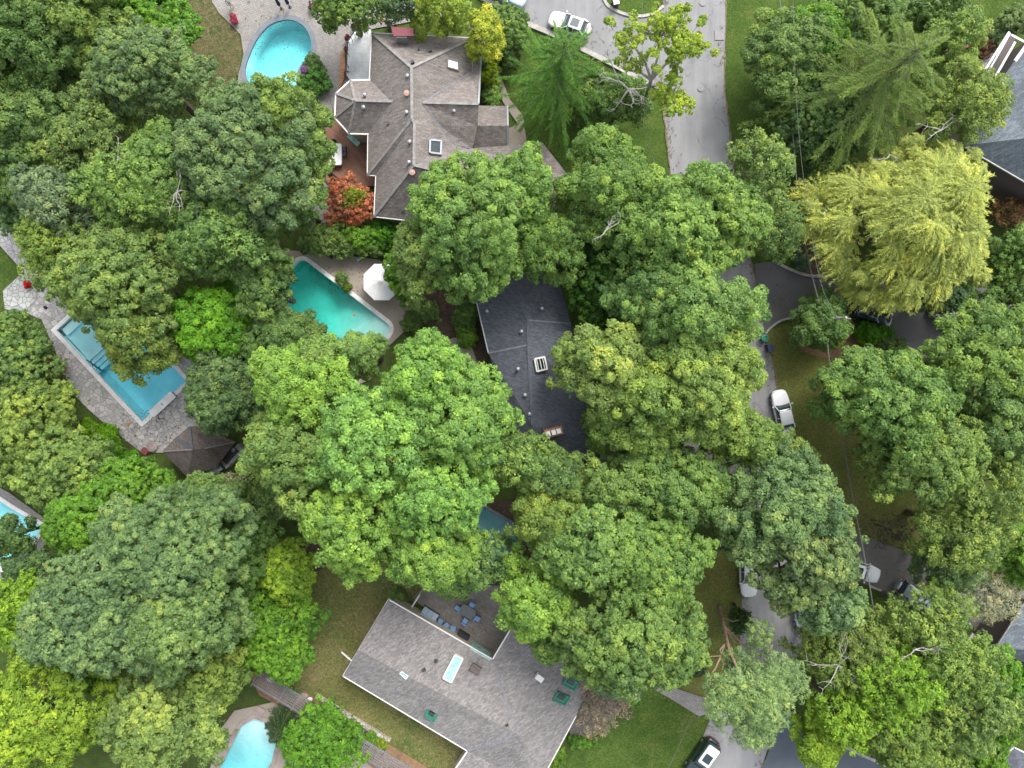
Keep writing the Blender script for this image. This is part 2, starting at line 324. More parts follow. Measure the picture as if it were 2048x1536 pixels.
def sheet(name, pts, m, holes=(), z=None, label=None, cat=None, kind='structure', smooth=False):
    if z is None: _layer[0] += 1; z = 0.004 * _layer[0]
    if smooth: pts = smoothpoly(pts)
    loops = [[W(x, y, 0) for x, y in pts]] + [[W(x, y, 0) for x, y in h] for h in holes]
    tris = tessellate_polygon([[Vector((p.x, p.y, 0)) for p in l] for l in loops]); flat = [p for l in loops for p in l]
    vs = [(p.x, p.y, z) for p in flat]; fs = []
    for t in tris:
        a, b, c = (Vector(vs[i]) for i in t); fs.append(tuple(t) if (b - a).cross(c - a).z > 0 else tuple(reversed(t)))
    mb = MB().add(vs, fs); o = mb.build(name, m); tag(o, label, cat, None, kind); return o
def offset(pts, d):          # inset (d>0) a polygon of 2D vectors whatever its winding
    P = [Vector(p[:2]) for p in pts]; n = len(P)
    area = sum(P[i].x * P[(i + 1) % n].y - P[(i + 1) % n].x * P[i].y for i in range(n)); sg = 1 if area > 0 else -1; out = []
    for i in range(n):
        a = (P[i] - P[i - 1]).normalized(); b = (P[(i + 1) % n] - P[i]).normalized()
        na = Vector((-a.y, a.x)) * sg; nb = Vector((-b.y, b.x)) * sg; m = na + nb
        if m.length < 1e-3: m = na.copy()
        m.normalize(); k = d / max(0.35, m.dot(na)); out.append(P[i] + m * k)
    return out

# ------------------------------------------------------------------ pools (real basins sunk in the ground)
def L2(pts): return [(p[0], p[1]) for p in pts]
POOL_A = smoothpoly([(575, 41), (600, 48), (617, 66), (624, 92), (617, 117), (601, 134), (594, 155), (597, 178), (606, 200), (595, 216), (560, 215), (520, 195), (498, 165), (492, 140), (500, 112), (515, 80), (540, 52)], 4)
POOL_B = [(115, 661), (286, 843), (374, 762), (203, 580)]
def rcorner(pts, r, n=5):
    out = []; P = [Vector(p) for p in pts]; L = len(P)
    for i in range(L):
        a = (P[i - 1] - P[i]).normalized(); b = (P[(i + 1) % L] - P[i]).normalized(); s, e = P[i] + a * r, P[i] + b * r
        for k in range(n + 1):
            t = k / n; out.append(tuple((1 - t) ** 2 * s + 2 * t * (1 - t) * P[i] + t * t * e))
    return out
POOL_C = rcorner([(603, 515), (786, 655), (716, 748), (527, 610)], 17)
POOL_D = rcorner([(509, 1436), (560, 1452), (545, 1520), (505, 1600), (400, 1600), (440, 1536), (484, 1451)], 4)
POOL_E = [(-60, 962), (0, 1000), (28, 1018), (86, 1052), (60, 1096), (30, 1140), (-60, 1120)]
POOL_F = [(955, 1008), (1044, 1060), (990, 1135), (890, 1080)]
def pool(name, label, outline, cop, tile, water, depth_fn, cop_w=0.35, wz=-0.12):
    P = [W(x, y) for x, y in outline]; c = sum(P, Vector()) / len(P); root = empty('swimming_pool', (c.x, c.y, 0)); tag(root, label, 'swimming pool')
    n = len(P); inn = P
    # basin: a triangulated floor with varied depth plus walls
    tr = tessellate_polygon([[Vector((p.x, p.y, 0)) for p in inn]])
    vs, fs, key, G = [], [], {}, 8
    def vid(q):
        k = (round(q.x, 4), round(q.y, 4))
        if k not in key: key[k] = len(vs); vs.append(Vector((q.x, q.y, 0)))
        return key[k]
    for t in tr:
        A_, B_, C_ = (inn[i] for i in t); pt = lambda u, v: vid(A_ + (B_ - A_) * (u / G) + (C_ - A_) * (v / G))
        for u in range(G):
            for v in range(G - u):
                fs.append([pt(u, v), pt(u + 1, v), pt(u, v + 1)])
                if u + v < G - 1: fs.append([pt(u + 1, v), pt(u + 1, v + 1), pt(u, v + 1)])
    cnt = {}
    for f in fs:
        for i in range(3): e = tuple(sorted((f[i], f[(i + 1) % 3]))); cnt[e] = cnt.get(e, 0) + 1
    be = [e for e, k in cnt.items() if k == 1]
    fl = [Vector((v.x, v.y, -depth_fn(v.x, v.y))) for v in vs]; mb = MB(); mb.add(fl, fs)
    for a, b in be: mb.add([(vs[a].x, vs[a].y, 0.0), (vs[b].x, vs[b].y, 0.0), tuple(fl[b]), tuple(fl[a])], [(0, 1, 2, 3)])
    mb.build('basin', tile, root)
    wv = [Vector((v.x, v.y, wz)) for v in vs]; wb = [Vector((v.x, v.y, -depth_fn(v.x, v.y) + 0.01)) for v in vs]
    cc = Vector((c.x, c.y, 0)); sh = lambda v: Vector((cc.x + (v.x - cc.x) * 0.9985, cc.y + (v.y - cc.y) * 0.9985, v.z))
    wv = [sh(v) for v in wv]; wb = [sh(v) for v in wb]; N = len(vs)
    up = [f if (Vector(vs[f[1]]) - vs[f[0]]).cross(Vector(vs[f[2]]) - vs[f[0]]).z > 0 else f[::-1] for f in fs]
    mb = MB(); mb.add(wv + wb, up + [[N + i for i in f[::-1]] for f in up])
    # side quads oriented outward
    edge_dir = {}
    for f in up:
        for i in range(3): edge_dir[(f[i], f[(i + 1) % 3])] = 1
    for a, b in be:
        if (a, b) not in edge_dir: a, b = b, a
        mb.f.append((b, a, N + a, N + b))
    mb.build('water', water, root)
    ou = offset(P, -cop_w); top = 0.2; mb = MB()
    for i in range(n):
        j = (i + 1) % n; a, b, d, e = P[i], P[j], ou[j], ou[i]
        mb.add([(a.x, a.y, top), (b.x, b.y, top), (d.x, d.y, top), (e.x, e.y, top), (e.x, e.y, -0.01), (d.x, d.y, -0.01), (a.x, a.y, -0.04), (b.x, b.y, -0.04)],
               [(0, 1, 2, 3), (3, 2, 5, 4), (1, 0, 6, 7)])
    mb.build('coping', cop, root); return root
def plane_depth(px0, py0, px1, py1, d0, d1):
    a, b = W(px0, py0), W(px1, py1); ab = (b - a).xy; L = ab.length_squared
    def f(x, y):
        t = min(1, max(0, (Vector((x, y)) - a.xy).dot(ab) / L)); t = t * t * (3 - 2 * t); return d0 + (d1 - d0) * t
    return f

# ------------------------------------------------------------------ the setting
BIG = [(-2500, -2600), (4600, -2600), (4600, 4200), (-2500, 4200)]
sheet('ground', BIG, M['ground'], holes=[POOL_A, POOL_B, POOL_C, POOL_D, POOL_E, POOL_F], z=0.0)
ROAD_L = [(1340, -700), (1325, -60), (1326, 0), (1322, 170), (1330, 240), (1338, 320), (1352, 420), (1378, 520), (1403, 600), (1428, 680), (1448, 760), (1466, 850), (1478, 950), (1484, 1100), (1484, 1200), (1478, 1290), (1462, 1370), (1425, 1430), (1380, 1536), (1330, 1660), (1150, 2200)]
ROAD_R = [(1452, -700), (1450, 0), (1447, 150), (1455, 240), (1466, 340), (1481, 430), (1500, 520), (1515, 580), (1530, 660), (1545, 730), (1555, 790), (1575, 880), (1600, 960), (1620, 1050), (1626, 1130), (1618, 1200), (1607, 1255), (1596, 1340), (1562, 1420), (1520, 1536), (1470, 1660), (1290, 2200)]
sheet('lawn', [(1450, -60), (1680, -60), (1700, 300), (1640, 560), (1560, 545), (1500, 520), (1455, 240)], M['lawn_green'])
sheet('lawn', [(1020, 120), (1100, 110), (1322, 170), (1352, 420), (1290, 480), (1080, 380), (1020, 280)], M['lawn_green'])
sheet('lawn', [(880, -60), (1000, 0), (1110, 75), (1260, 150), (1100, 160), (940, 100), (860, 20)], M['lawn_green'])
sheet('lawn', [(1205, -80), (1330, -80), (1325, 12), (1296, 29), (1258, 28), (1225, 12)], M['lawn_green'], smooth=False)
sheet('lawn', [(1530, 665), (1575, 645), (1700, 640), (1830, 700), (1850, 900), (1840, 1100), (1730, 1085), (1640, 1060), (1600, 960), (1555, 790)], M['lawn_olive'])
sheet('lawn', [(1400, 1080), (1490, 1080), (1484, 1200), (1478, 1290), (1450, 1400), (1350, 1400), (1380, 1200)], M['lawn_olive'])
sheet('lawn', [(1600, 1130), (1740, 1165), (1850, 1210), (1860, 1300), (1780, 1480), (1590, 1440), (1600, 1260)], M['lawn_green'])
sheet('lawn', [(1160, 1470), (1240, 1370), (1352, 1370), (1410, 1425), (1425, 1440), (1380, 1536), (1330, 1640), (1080, 1640)], M['lawn_green'])
sheet('lawn', [(560, 1080), (700, 1060), (880, 1150), (830, 1200), (780, 1210), (700, 1340), (930, 1500), (920, 1640), (800, 1560), (740, 1480), (520, 1370), (540, 1240)], M['lawn_dry'])
sheet('lawn', [(340, -80), (440, -80), (425, 0), (440, 25), (475, 60), (485, 90), (478, 150), (440, 200), (360, 200)], M['lawn_brown'])
sheet('lawn', [(-80, 470), (0, 495), (52, 548), (0, 590), (-80, 640)], M['lawn_green'])
sheet('lawn', [(-80, 1130), (0, 1155), (60, 1190), (40, 1260), (-80, 1260)], M['lawn_green'])
sheet('lawn', [(1880, -60), (2100, -60), (2030, 40), (1960, 80), (1900, 90), (1860, 40)], M['lawn_green'])
sheet('garden_soil', [(1590, 460), (1640, 400), (1680, 540), (1640, 556), (1605, 545)], M['soil'], smooth=True)
sheet('garden_soil', [(1585, 655), (1640, 640), (1700, 650), (1790, 700), (1700, 716), (1610, 705)], M['soil_red'], smooth=True)
sheet('garden_soil', [(600, 1085), (660, 1075), (670, 1100), (640, 1140), (605, 1150)], M['soil'], smooth=True)
sheet('garden_soil', [(800, 580), (830, 575), (960, 610), (975, 720), (900, 700), (850, 640), (800, 640)], M['soil'], smooth=True)
sheet('garden_soil', [(1135, 1425), (1170, 1375), (1240, 1380), (1245, 1415), (1200, 1450), (1162, 1482), (1142, 1470)], M['soil_grey'], smooth=True)
sheet('garden_soil', [(1955, 60), (1990, 60), (1950, 170), (1900, 130)], M['soil_red'], smooth=True)
sheet('garden_soil', [(820, 1045), (870, 1020), (950, 1002), (884, 1080), (990, 1141), (1000, 1172), (850, 1172)], M['soil'])
sheet('garden_soil', [(952, 1000), (1060, 1000), (1080, 1140), (996, 1141), (1050, 1060)], M['soil'])
sheet('garden_soil', [(1930, 1180), (2048, 1180), (2048, 1340), (1960, 1320)], M['soil_grey'])
road_poly = ROAD_L + ROAD_R[::-1]
rr_ = random.Random(4)
sheet('verge', [(x - 1 - rr_.uniform(0, 3), y) for x, y in smoothpoly(ROAD_L, 6, False)] + [(x + 1 + rr_.uniform(0, 4), y) for x, y in smoothpoly(ROAD_R, 6, False)[::-1]], soil('verge_soil', (0.12, 0.09, 0.06), (0.26, 0.2, 0.14)))
sheet('road', smoothpoly(ROAD_L, 6, False) + smoothpoly(ROAD_R, 6, False)[::-1], M['road'])
sheet('driveway', [(870, -110), (965, 0), (1052, 46), (1100, 68), (1165, 100), (1240, 138), (1290, 168), (1330, 185), (1330, 16), (1300, 33), (1262, 33), (1222, 18), (1195, -10), (1180, -110)], M['drive_light'])
DR2 = [(1508, 528), (1545, 523), (1578, 540), (1620, 553), (1700, 545), (1900, 580), (2200, 560), (2200, 640), (1960, 690), (1850, 715), (1812, 694), (1765, 664), (1720, 640), (1640, 632), (1600, 633), (1562, 642), (1540, 656), (1529, 670), (1518, 610)]
sheet('driveway', DR2, M['drive_dark'])
sheet('driveway', [(1610, 1055), (1740, 1075), (1830, 1110), (1960, 1150), (2100, 1210), (2060, 1290), (1980, 1262), (1900, 1240), (1830, 1210), (1735, 1170), (1615, 1135)], M['drive_brown'])
sheet('driveway', [(1566, 1422), (1590, 1442), (1640, 1470), (1700, 1497), (1790, 1540), (1900, 1700), (1480, 1700), (1522, 1538), (1545, 1480)], M['drive_slate'])
sheet('driveway', [(1200, 880), (1290, 880), (1420, 880), (1470, 860), (1480, 950), (1300, 925), (1200, 930)], M['drive_brown'])
sheet('path', [(1262, 1335), (1300, 1348), (1352, 1376), (1400, 1392), (1440, 1400), (1432, 1432), (1408, 1428), (1398, 1432), (1340, 1396), (1290, 1368), (1258, 1355)], M['patio_grey'])
sheet('patio', [(428, -80), (900, -80), (900, 30), (740, 60), (745, 160), (700, 260), (690, 380), (640, 470), (560, 400), (470, 240), (478, 150), (488, 110), (482, 70), (440, 28), (425, 5)], M['patio_grey'], holes=[POOL_A])
sheet('patio', [(-60, 380), (0, 410), (70, 530), (120, 540), (210, 560), (420, 740), (440, 830), (400, 900), (330, 905), (285, 905), (220, 855), (180, 820), (145, 785), (120, 720), (85, 640), (20, 610), (10, 590), (52, 548), (0, 490), (-60, 440)], M['patio_stone'], holes=[POOL_B])
sheet('path', [(8, 582), (45, 548), (72, 560), (75, 600), (45, 628), (12, 618)], M["flag"], z=0.185)
sheet('patio', [(510, 500), (570, 500), (700, 512), (760, 520), (805, 560), (822, 615), (812, 660), (770, 700), (740, 760), (690, 780), (500, 620)], M['concrete_tan'], holes=[POOL_C])
sheet('patio', [(395, 1640), (440, 1460), (470, 1420), (560, 1400), (650, 1440), (760, 1500), (800, 1640)], M['concrete_tan'], holes=[POOL_D])
sheet('patio', [(-80, 930), (20, 985), (110, 1050), (70, 1130), (30, 1160), (-80, 1150)], M['patio_grey'], holes=[POOL_E])
sheet('patio', [(825, 1195), (850, 1170), (1020, 1170), (1060, 1240), (1010, 1330), (985, 1325)], M['terrace'])
sheet('patio', [(890, 680), (935, 670), (960, 740), (905, 760)], M['concrete_tan'])
sheet('path', [(1015, 258), (1036, 250), (1050, 262), (1056, 300), (1015, 306)], M['concrete_tan'])
sheet('path', [(958, 112), (975, 116), (1000, 150), (1020, 200), (1046, 232), (1050, 262), (1036, 250), (1008, 208), (985, 165)], M['concrete_tan'])
sheet('garden_soil', [(500, 1345), (560, 1350), (800, 1500), (900, 1560), (780, 1560), (640, 1450), (520, 1390)], M['soil_red'])
def kerb(pts, w=0.16, h=0.24, m='kerb', label=None, smooth=True):
    P = smoothpoly(pts, 4, False) if smooth else pts; mb = MB(); Q = [W(x, y) for x, y in P]
    for i in range(len(Q) - 1):
        a, b = Q[i], Q[i + 1]; d = (b - a).normalized() * 0.01; mb.beam(a - d + Vector((0, 0, h / 2)), b + d + Vector((0, 0, h / 2)), w, h + 0.02)
    o = mb.build('kerb', M[m]); tag(o, kind='structure'); return o
kerb([(955, -8), (1050, 46), (1100, 68), (1165, 100), (1240, 138), (1292, 170)], 0.5)
kerb([(1190, -40), (1208, 2), (1225, 20), (1262, 33), (1300, 31), (1326, 14)], 0.3)
kerb([(1545, 522), (1578, 539), (1618, 552), (1664, 552)], 0.28, m='kerb')
kerb([(1530, 667), (1541, 655), (1562, 641), (1600, 633), (1640, 631)], 0.22)
kerb([(1725, 641), (1765, 664), (1812, 694), (1850, 715)], 0.3)
kerb([(1738, 1171), (1830, 1209), (1900, 1238)], 0.2)
kerb([(1592, 1442), (1632, 1466), (1700, 1497), (1790, 1540)], 0.3)
kerb([(1740, 1460), (1800, 1490), (1860, 1520)], 0.25)
mb = MB(); mb.prism([W(*p) for p in [(1585, 1436), (1605, 1438), (1632, 1458), (1634, 1470), (1600, 1452)]], 0, 0.35); tag(mb.build('boulder', M['white_cop'], loc=W(1610, 1450)), 'long pale stone edging slab beside the slate blue driveway', 'boulder')
# manholes and patched squares on the road
for (x, y, r, sq) in [(1401, 178, 0.35, 0), (1405, 7, 0.35, 0), (1438, 72, 0.5, 1)]:
    mb = MB(); p = W(x, y, 0)
    if sq: mb.box((p.x, p.y, 0.13), (1.0, 1.0, 0.09))
    else: mb.lathe((p.x, p.y, 0.09), [(r, 0), (r, 0.08), (r * 0.9, 0.085), (0.01, 0.085)], 20)
    tag(mb.build('manhole_cover' if not sq else 'drain_grate', plain('cover_grey', (0.27, 0.26, 0.26), 0.8), loc=p),
        ['round manhole cover in the middle of the pale road', 'small round cover at the very top of the road', 'square patched drain grate at the right road edge'][0 if y > 100 and not sq else (1 if not sq else 2)], 'cover')

# the basins
def depA(x, y): return 0.9 + 1.0 * max(0, min(1, (y - 32) / 6))
pool('a', 'kidney shaped turquoise pool with slate coping on the grey paver patio', POOL_A, M['slate_cop'], M['tile_cyan'], M['water_cyan'], plane_depth(600, 190, 575, 60, 0.85, 2.1), 0.5)
pb = pool('b', 'long rectangular blue pool with pale coping and steps in the left garden', POOL_B, M['white_cop'], M['tile_blue'], M['water_blue'], plane_depth(165, 625, 235, 700, 0.9, 2.0), 0.42)
pool('c', 'teal pool with rounded corners beside the white octagonal parasol', POOL_C, M['white_cop'], M['tile_teal'], M['water_teal'], plane_depth(740, 690, 640, 610, 0.35, 2.1), 0.42)
pool('d', 'pale turquoise pool with brown coping at the bottom edge behind the pergola', POOL_D, M['brown_cop'], M['tile_cyan'], M['water_cyan'], plane_depth(535, 1440, 470, 1600, 0.3, 1.6), 0.5)
pool('e', 'bright cyan pool at the left edge half hidden by a dark tree', POOL_E, M['white_cop'], M['tile_cyan'], M['water_cyan'], lambda x, y: 1.1, 0.4)
pool('f', 'cyan pool glimpsed through the big trees north of the grey terrace', POOL_F, M['slate_cop'], M['tile_cyan'], M['water_blue'], lambda x, y: 1.0, 0.35)
# entry steps in the long pool
a, b = W(115, 661), W(203, 580); u = (b - a).normalized(); v_ = (W(286, 843) - a).normalized(); mb = MB()
ang = math.atan2(u.y, u.x)
for k in range(4):
    c = a + v_ * (0.45 + 0.0 * k) + u * 3.2; 
mbs = MB(); c0 = a + v_ * 0.55 + u * (b - a).length * 0.5; mbs.box((c0.x, c0.y, -0.2 - 0.25), (((b - a).length - 0.6), 0.9, 0.45), ang)
for k in range(4):
    c1 = a + v_ * (4.3 + 0.42 * k) + u * 1.15; mbs.box((c1.x, c1.y, -0.55 - 0.27 * k), (2.1, 0.4, 0.5), ang)
mbs.build('step', M['tile_blue'], pb)
c2 = a + v_ * 2.4 + u * (b - a).length * 0.5; MB().box((c2.x, c2.y, -0.95), ((b - a).length - 0.1, 3.4, 0.8), ang).build('shelf', M['tile_blue'], pb)
# raised fountain wall at the far end of the long pool
p, q = W(303, 829, 0.5), W(347, 788, 0.5); r = empty('fountain_wall', (p + q) / 2 * Vector((1, 1, 0)) if False else Vector(((p.x + q.x) / 2, (p.y + q.y) / 2, 0))); tag(r, 'raised pale stone fountain wall across the end of the long blue pool', 'wall')
MB().beam(p - Vector((0, 0, 0.25)), q - Vector((0, 0, 0.25)), 0.6, 0.5).build('wall', M['patio_stone'], r)
MB().beam(p + Vector((0, 0, 0.04)), q + Vector((0, 0, 0.04)), 0.85, 0.08).build('capstone', M['white_cop'], r)
mm = (p + q) / 2; MB().lathe((mm.x, mm.y, 0.55), [(0.12, 0), (0.14, 0.04), (0.05, 0.06)], 10).build('spout', M['metal'], r)

# ------------------------------------------------------------------ houses
def house(name, label, verts, faces, eave, roofm, wallm='wall_beige', caps=(), valleys=(), inset=0.5, gutm='white', capm='cap', base=0.0, capw=0.3, walls=None, gut=None, cat='house'):
    V = {k: W(*v) for k, v in verts.items()}; E = [V[k] for k in eave]; c = sum(E, Vector()) / len(E)
    root = empty(name, (c.x, c.y, 0)); tag(root, label, cat)
    mb = MB(); keys = list(V); ix = {k: i for i, k in enumerate(keys)}
    vs = [V[k] for k in keys]; fs = []
    for f in faces:
        pts = [V[k] for k in f]; t = tessellate_polygon([[Vector((p.x, p.y, 0)) for p in pts]])
        for tr in t:
            a, b, d = (pts[i] for i in tr); q = tuple(ix[f[i]] for i in tr)
            fs.append(q if (b - a).cross(d - a).z > 0 else q[::-1])
    mb.add(vs, fs); n = len(vs); mb.add([v - Vector((0, 0, 0.12)) for v in vs], [f[::-1] for f in fs])
    for i in range(len(eave)):
        a, b = E[i], E[(i + 1) % len(E)]; mb.add([a, b, b - Vector((0, 0, .12)), a - Vector((0, 0, .12))], [(0, 1, 2, 3)])
    roof = mb.build('roof', M[roofm], root)
    mb = MB(); cen = c
    for i in range(len(E)):
        if gut is not None and i not in gut: continue
        a, b = E[i], E[(i + 1) % len(E)]; d = (b - a).normalized() * 0.05
        mb.beam(a - d - Vector((0, 0, .06)), b + d - Vector((0, 0, .06)), 0.13, 0.15)
        if gut is not None: mb.build('gutter', M[gutm], root); mb = MB()
    if mb.v: mb.build('gutter', M[gutm], root)
    if caps:
        mb = MB()
        for a, b in caps: mb.beam(V[a] + Vector((0, 0, .03)), V[b] + Vector((0, 0, .03)), capw, 0.07)
        mb.build('ridge_cap', M[capm], roof)
    if valleys:
        mb = MB()
        for a, b in valleys: mb.beam(V[a] + Vector((0, 0, .0)), V[b] + Vector((0, 0, .0)), 0.14, 0.05)
        mb.build('valley_seam', M['cap_seam'], roof)
    ins = offset(E, inset); mb = MB()
    zt = [p.z - 0.13 for p in E]; N = len(E)
    for i in range(N):
        j = (i + 1) % N; a, b = ins[i], ins[j]
        mb.add([(a.x, a.y, base), (b.x, b.y, base), (b.x, b.y, zt[j]), (a.x, a.y, zt[i])], [(0, 1, 2, 3)])
    mb.add([(ins[i].x, ins[i].y, min(zt)) for i in range(N)], [tuple(range(N))])
    mb.build('wall', M[wallm], root)
    return root, roof, V
def ctrd(px, py, z): p = W(px, py, z); return p
def vent(parent, px, py, z, kind='pipe'):
    p = W(px, py, z); mb = MB()
    if kind == 'dome': mb.lathe((p.x, p.y, p.z - 0.2), [(0.14, 0), (0.14, 0.28), (0.19, 0.3), (0.18, 0.38), (0.08, 0.44), (0.01, 0.45)], 12); return mb.build('vent', M['metal'], parent)
    if kind == 'pot': mb.lathe((p.x, p.y, p.z - 0.3), [(0.22, 0), (0.22, 0.4), (0.3, 0.42), (0.28, 0.55), (0.01, 0.62)], 12); return mb.build('vent', M['terracotta'], parent)
    if kind == 'dark': mb.box((p.x, p.y, p.z), (0.3, 0.24, 0.3), 0.4); return mb.build('vent', M['metal_dark'], parent)
    mb.tube([(p.x, p.y, p.z - 0.3), (p.x, p.y, p.z + 0.45)], 0.09, 8); return mb.build('vent_pipe', M['metal_dark'], parent)
def skylight(parent, quad, z, dz=0.18, frame='white', pane='glass_dark', fw=0.12, zs=None):
    zs = zs or [z] * 4; Q = [W(x, y, zz) for (x, y), zz in zip(quad, zs)]; mb = MB()
    for i in range(4): mb.beam(Q[i] + Vector((0, 0, dz / 2 - .06)), Q[(i + 1) % 4] + Vector((0, 0, dz / 2 - .06)), fw, dz + .12)
    f = mb.build('skylight', M[frame], parent)
    mb = MB(); up = Vector((0, 0, dz * 0.6)); pts = [q + up for q in Q]; pts2 = [q - Vector((0, 0, .1)) for q in Q]
    mb.add(pts + pts2, [(0, 1, 2, 3), (7, 6, 5, 4), (0, 4, 5, 1), (1, 5, 6, 2), (2, 6, 7, 3), (3, 7, 4, 0)]); mb.build('pane', M[pane], f); return f

# House 1: hipped grey-brown roof at the top
E = 4.0
h1, roof1, V1 = house('house', 'large house with hipped grey brown shingle roof beside the kidney pool', dict(
    A=(744, 66, E), B=(947, 76, E), C=(944, 143, E), P=(823, 135, 7.7), F=(845, 205, 6.9), O=(880, 252, 5.9), N=(905, 285, 5.15), Mm=(940, 297, 4.3),
    Re=(1085, 285, E), Rc=(1137, 352, E), Rs=(1115, 475, E), R2=(1045, 385, 6.6), Q=(828, 330, 7.7), L=(748, 433, E), Rr=(824, 238, 7.6), Rb=(829, 246, 7.55),
    E1=(735, 350, E), E1b=(752, 351, E), A2=(739, 160, E), E2=(736, 268, E)),
    [('A', 'B', 'P'), ('P', 'B', 'C', 'F', 'O', 'N', 'Mm', 'R2', 'Q', 'Rb', 'Rr'), ('A', 'P', 'Rr', 'E1', 'E2', 'A2'), ('Rr', 'Rb', 'E1b', 'E1'), ('Rb', 'Q', 'L', 'E1b'),
     ('L', 'Q', 'R2', 'Rs'), ('Mm', 'Re', 'Rc', 'R2'), ('Rc', 'Rs', 'R2')],
    ['A', 'B', 'C', 'Mm', 'Re', 'Rc', 'Rs', 'L', 'E1b', 'E1', 'E2', 'A2'], 'shingle_grey',
    caps=[('A', 'P'), ('P', 'B'), ('P', 'Rr'), ('Rr', 'Rb'), ('Rb', 'Q'), ('Q', 'L'), ('Rr', 'E1'), ('Q', 'R2')], valleys=[('Rb', 'E1b')], gut=[0, 1, 6, 7, 8, 9, 10, 11], capw=0.26)
# octagonal bay
def subroof(parent, verts, faces, eave, roofm, gut, caps=(), valleys=(), name='bay_roof', gname='gutter', wall=True, wallm='wall_beige', gutm='white', inset=0.4):
    V = {k: W(*v) for k, v in verts.items()}; mb = MB(); keys = list(V); ix = {k: i for i, k in enumerate(keys)}; fs = []
    for f in faces:
        pts = [V[k] for k in f]; t = tessellate_polygon([[Vector((p.x, p.y, 0)) for p in pts]])
        for tr in t:
            a, b, d = (pts[i] for i in tr); q = tuple(ix[f[i]] for i in tr); fs.append(q if (b - a).cross(d - a).z > 0 else q[::-1])
    vs = [V[k] for k in keys]; mb.add(vs, fs); mb.add([v - Vector((0, 0, .1)) for v in vs], [f[::-1] for f in fs])
    rf = mb.build(name, M[roofm], parent); mb = MB()
    for a, b in gut: mb.beam(V[a] - Vector((0, 0, .05)), V[b] - Vector((0, 0, .05)), 0.17, 0.17)
    if mb.v: mb.build(gname, M[gutm], parent if parent.parent is None else rf)
    if caps:
        mb = MB()
        for a, b in caps: mb.beam(V[a] + Vector((0, 0, .03)), V[b] + Vector((0, 0, .03)), 0.24, 0.07)
        mb.build('ridge_cap', M['cap'], rf)
    if valleys:
        mb = MB()
        for a, b in valleys: mb.beam(V[a] + Vector((0, 0, .02)), V[b] + Vector((0, 0, .02)), 0.12, 0.06)
        mb.build('valley_seam', M['cap_seam'], rf)
    if wall:
        EE = [V[k] for k in eave]; ins = offset(EE, inset); N = len(EE); mb = MB()
        for i in range(N):
            j = (i + 1) % N; a, b = ins[i], ins[j]; mb.add([(a.x, a.y, 0), (b.x, b.y, 0), (b.x, b.y, EE[j].z - .12), (a.x, a.y, EE[i].z - .12)], [(0, 1, 2, 3)])
        mb.build('wall', M[wallm], parent if parent.parent is None else rf)
    return rf
subroof(h1, dict(a=(742, 160, E + .04), b=(701, 161, E), c=(672, 187, E), d=(670, 235, E), e=(698, 267, E), f=(738, 268, E + .04), S=(711, 201, 6.0), T=(785, 203, 6.05)),
        [('a', 'b', 'S', 'T'), ('b', 'c', 'S'), ('c', 'd', 'S'), ('d', 'e', 'S'), ('e', 'f', 'T', 'S')], ['a', 'b', 'c', 'd', 'e', 'f'], 'shingle_grey',
        [('a', 'b'), ('b', 'c'), ('c', 'd'), ('d', 'e'), ('e', 'f')], caps=[('S', 'T'), ('S', 'c'), ('S', 'd'), ('S', 'e'), ('S', 'b')], valleys=[('T', 'f'), ('T', 'a')])
subroof(h1, dict(F=(845, 205, 6.95), C=(944, 143, 4.3), D0=(948, 101, 3.75), D=(963, 103, 3.75), G=(957, 208, 6.6), K=(955, 252, 5.3), M2=(945, 298, 4.2), N=(905, 286, 5.15), O=(880, 252, 5.9)),
        [('F', 'C', 'D0', 'D', 'G'), ('F', 'G', 'K', 'M2', 'N', 'O')], ['C', 'D0', 'D', 'G', 'K', 'M2', 'N'], 'shingle_grey', [('D', 'G')], caps=[('F', 'G')], valleys=[('F', 'C'), ('F', 'O'), ('O', 'N'), ('N', 'M2')], name='wing_roof', gname='eave_board', gutm='metal')
subroof(h1, dict(a=(950, 211, 3.4), b=(1015, 212, 3.4), c=(1016, 252, 4.9), d=(1015, 306, 3.4), e=(948, 302, 3.4), f=(948, 251, 4.9)),
        [('a', 'b', 'c', 'f'), ('f', 'c', 'd', 'e')], ['a', 'b', 'd', 'e'], 'shingle_grey', [('b', 'c'), ('c', 'd')], name='garage_roof', gname='eave_board', gutm='metal')
for x, y, z, k in [(815, 152, 7.4, 'dome'), (814, 188, 7.3, 'pot'), (813, 225, 7.3, 'dome'), (819, 284, 7.4, 'dome'), (818, 325, 7.4, 'dome'), (825, 346, 7.3, 'pot'),
                   (825, 124, 7.5, 'dark'), (860, 101, 6.0, 'dark'), (838, 101, 5.6, 'pipe'), (729, 190, 5.9, 'dome'), (727, 215, 5.8, 'dome'), (908, 222, 6.2, 'dome'), (777, 247, 5.7, 'dark'), (807, 420, 4.6, 'dark')]:
    vent(roof1, x, y, z, k)
skylight(h1, [(896, 118), (917, 124), (917, 142), (896, 136)], 5.3, 0.2, 'wood_grey', 'canvas', 0.1, [5.5, 4.9, 4.9, 5.5])
skylight(h1, [(861, 281), (883, 283), (882, 309), (860, 306)], 6.4, 0.2, 'metal', 'glass_dark', 0.16, [6.75, 6.1, 6.1, 6.75])
p = W(806, 78, 5.2); ch = MB().box((p.x, p.y, 5.0), (1.1, .9, 2.7)).build('chimney', M['wood_grey'], h1)
mb = MB(); zz = 6.45
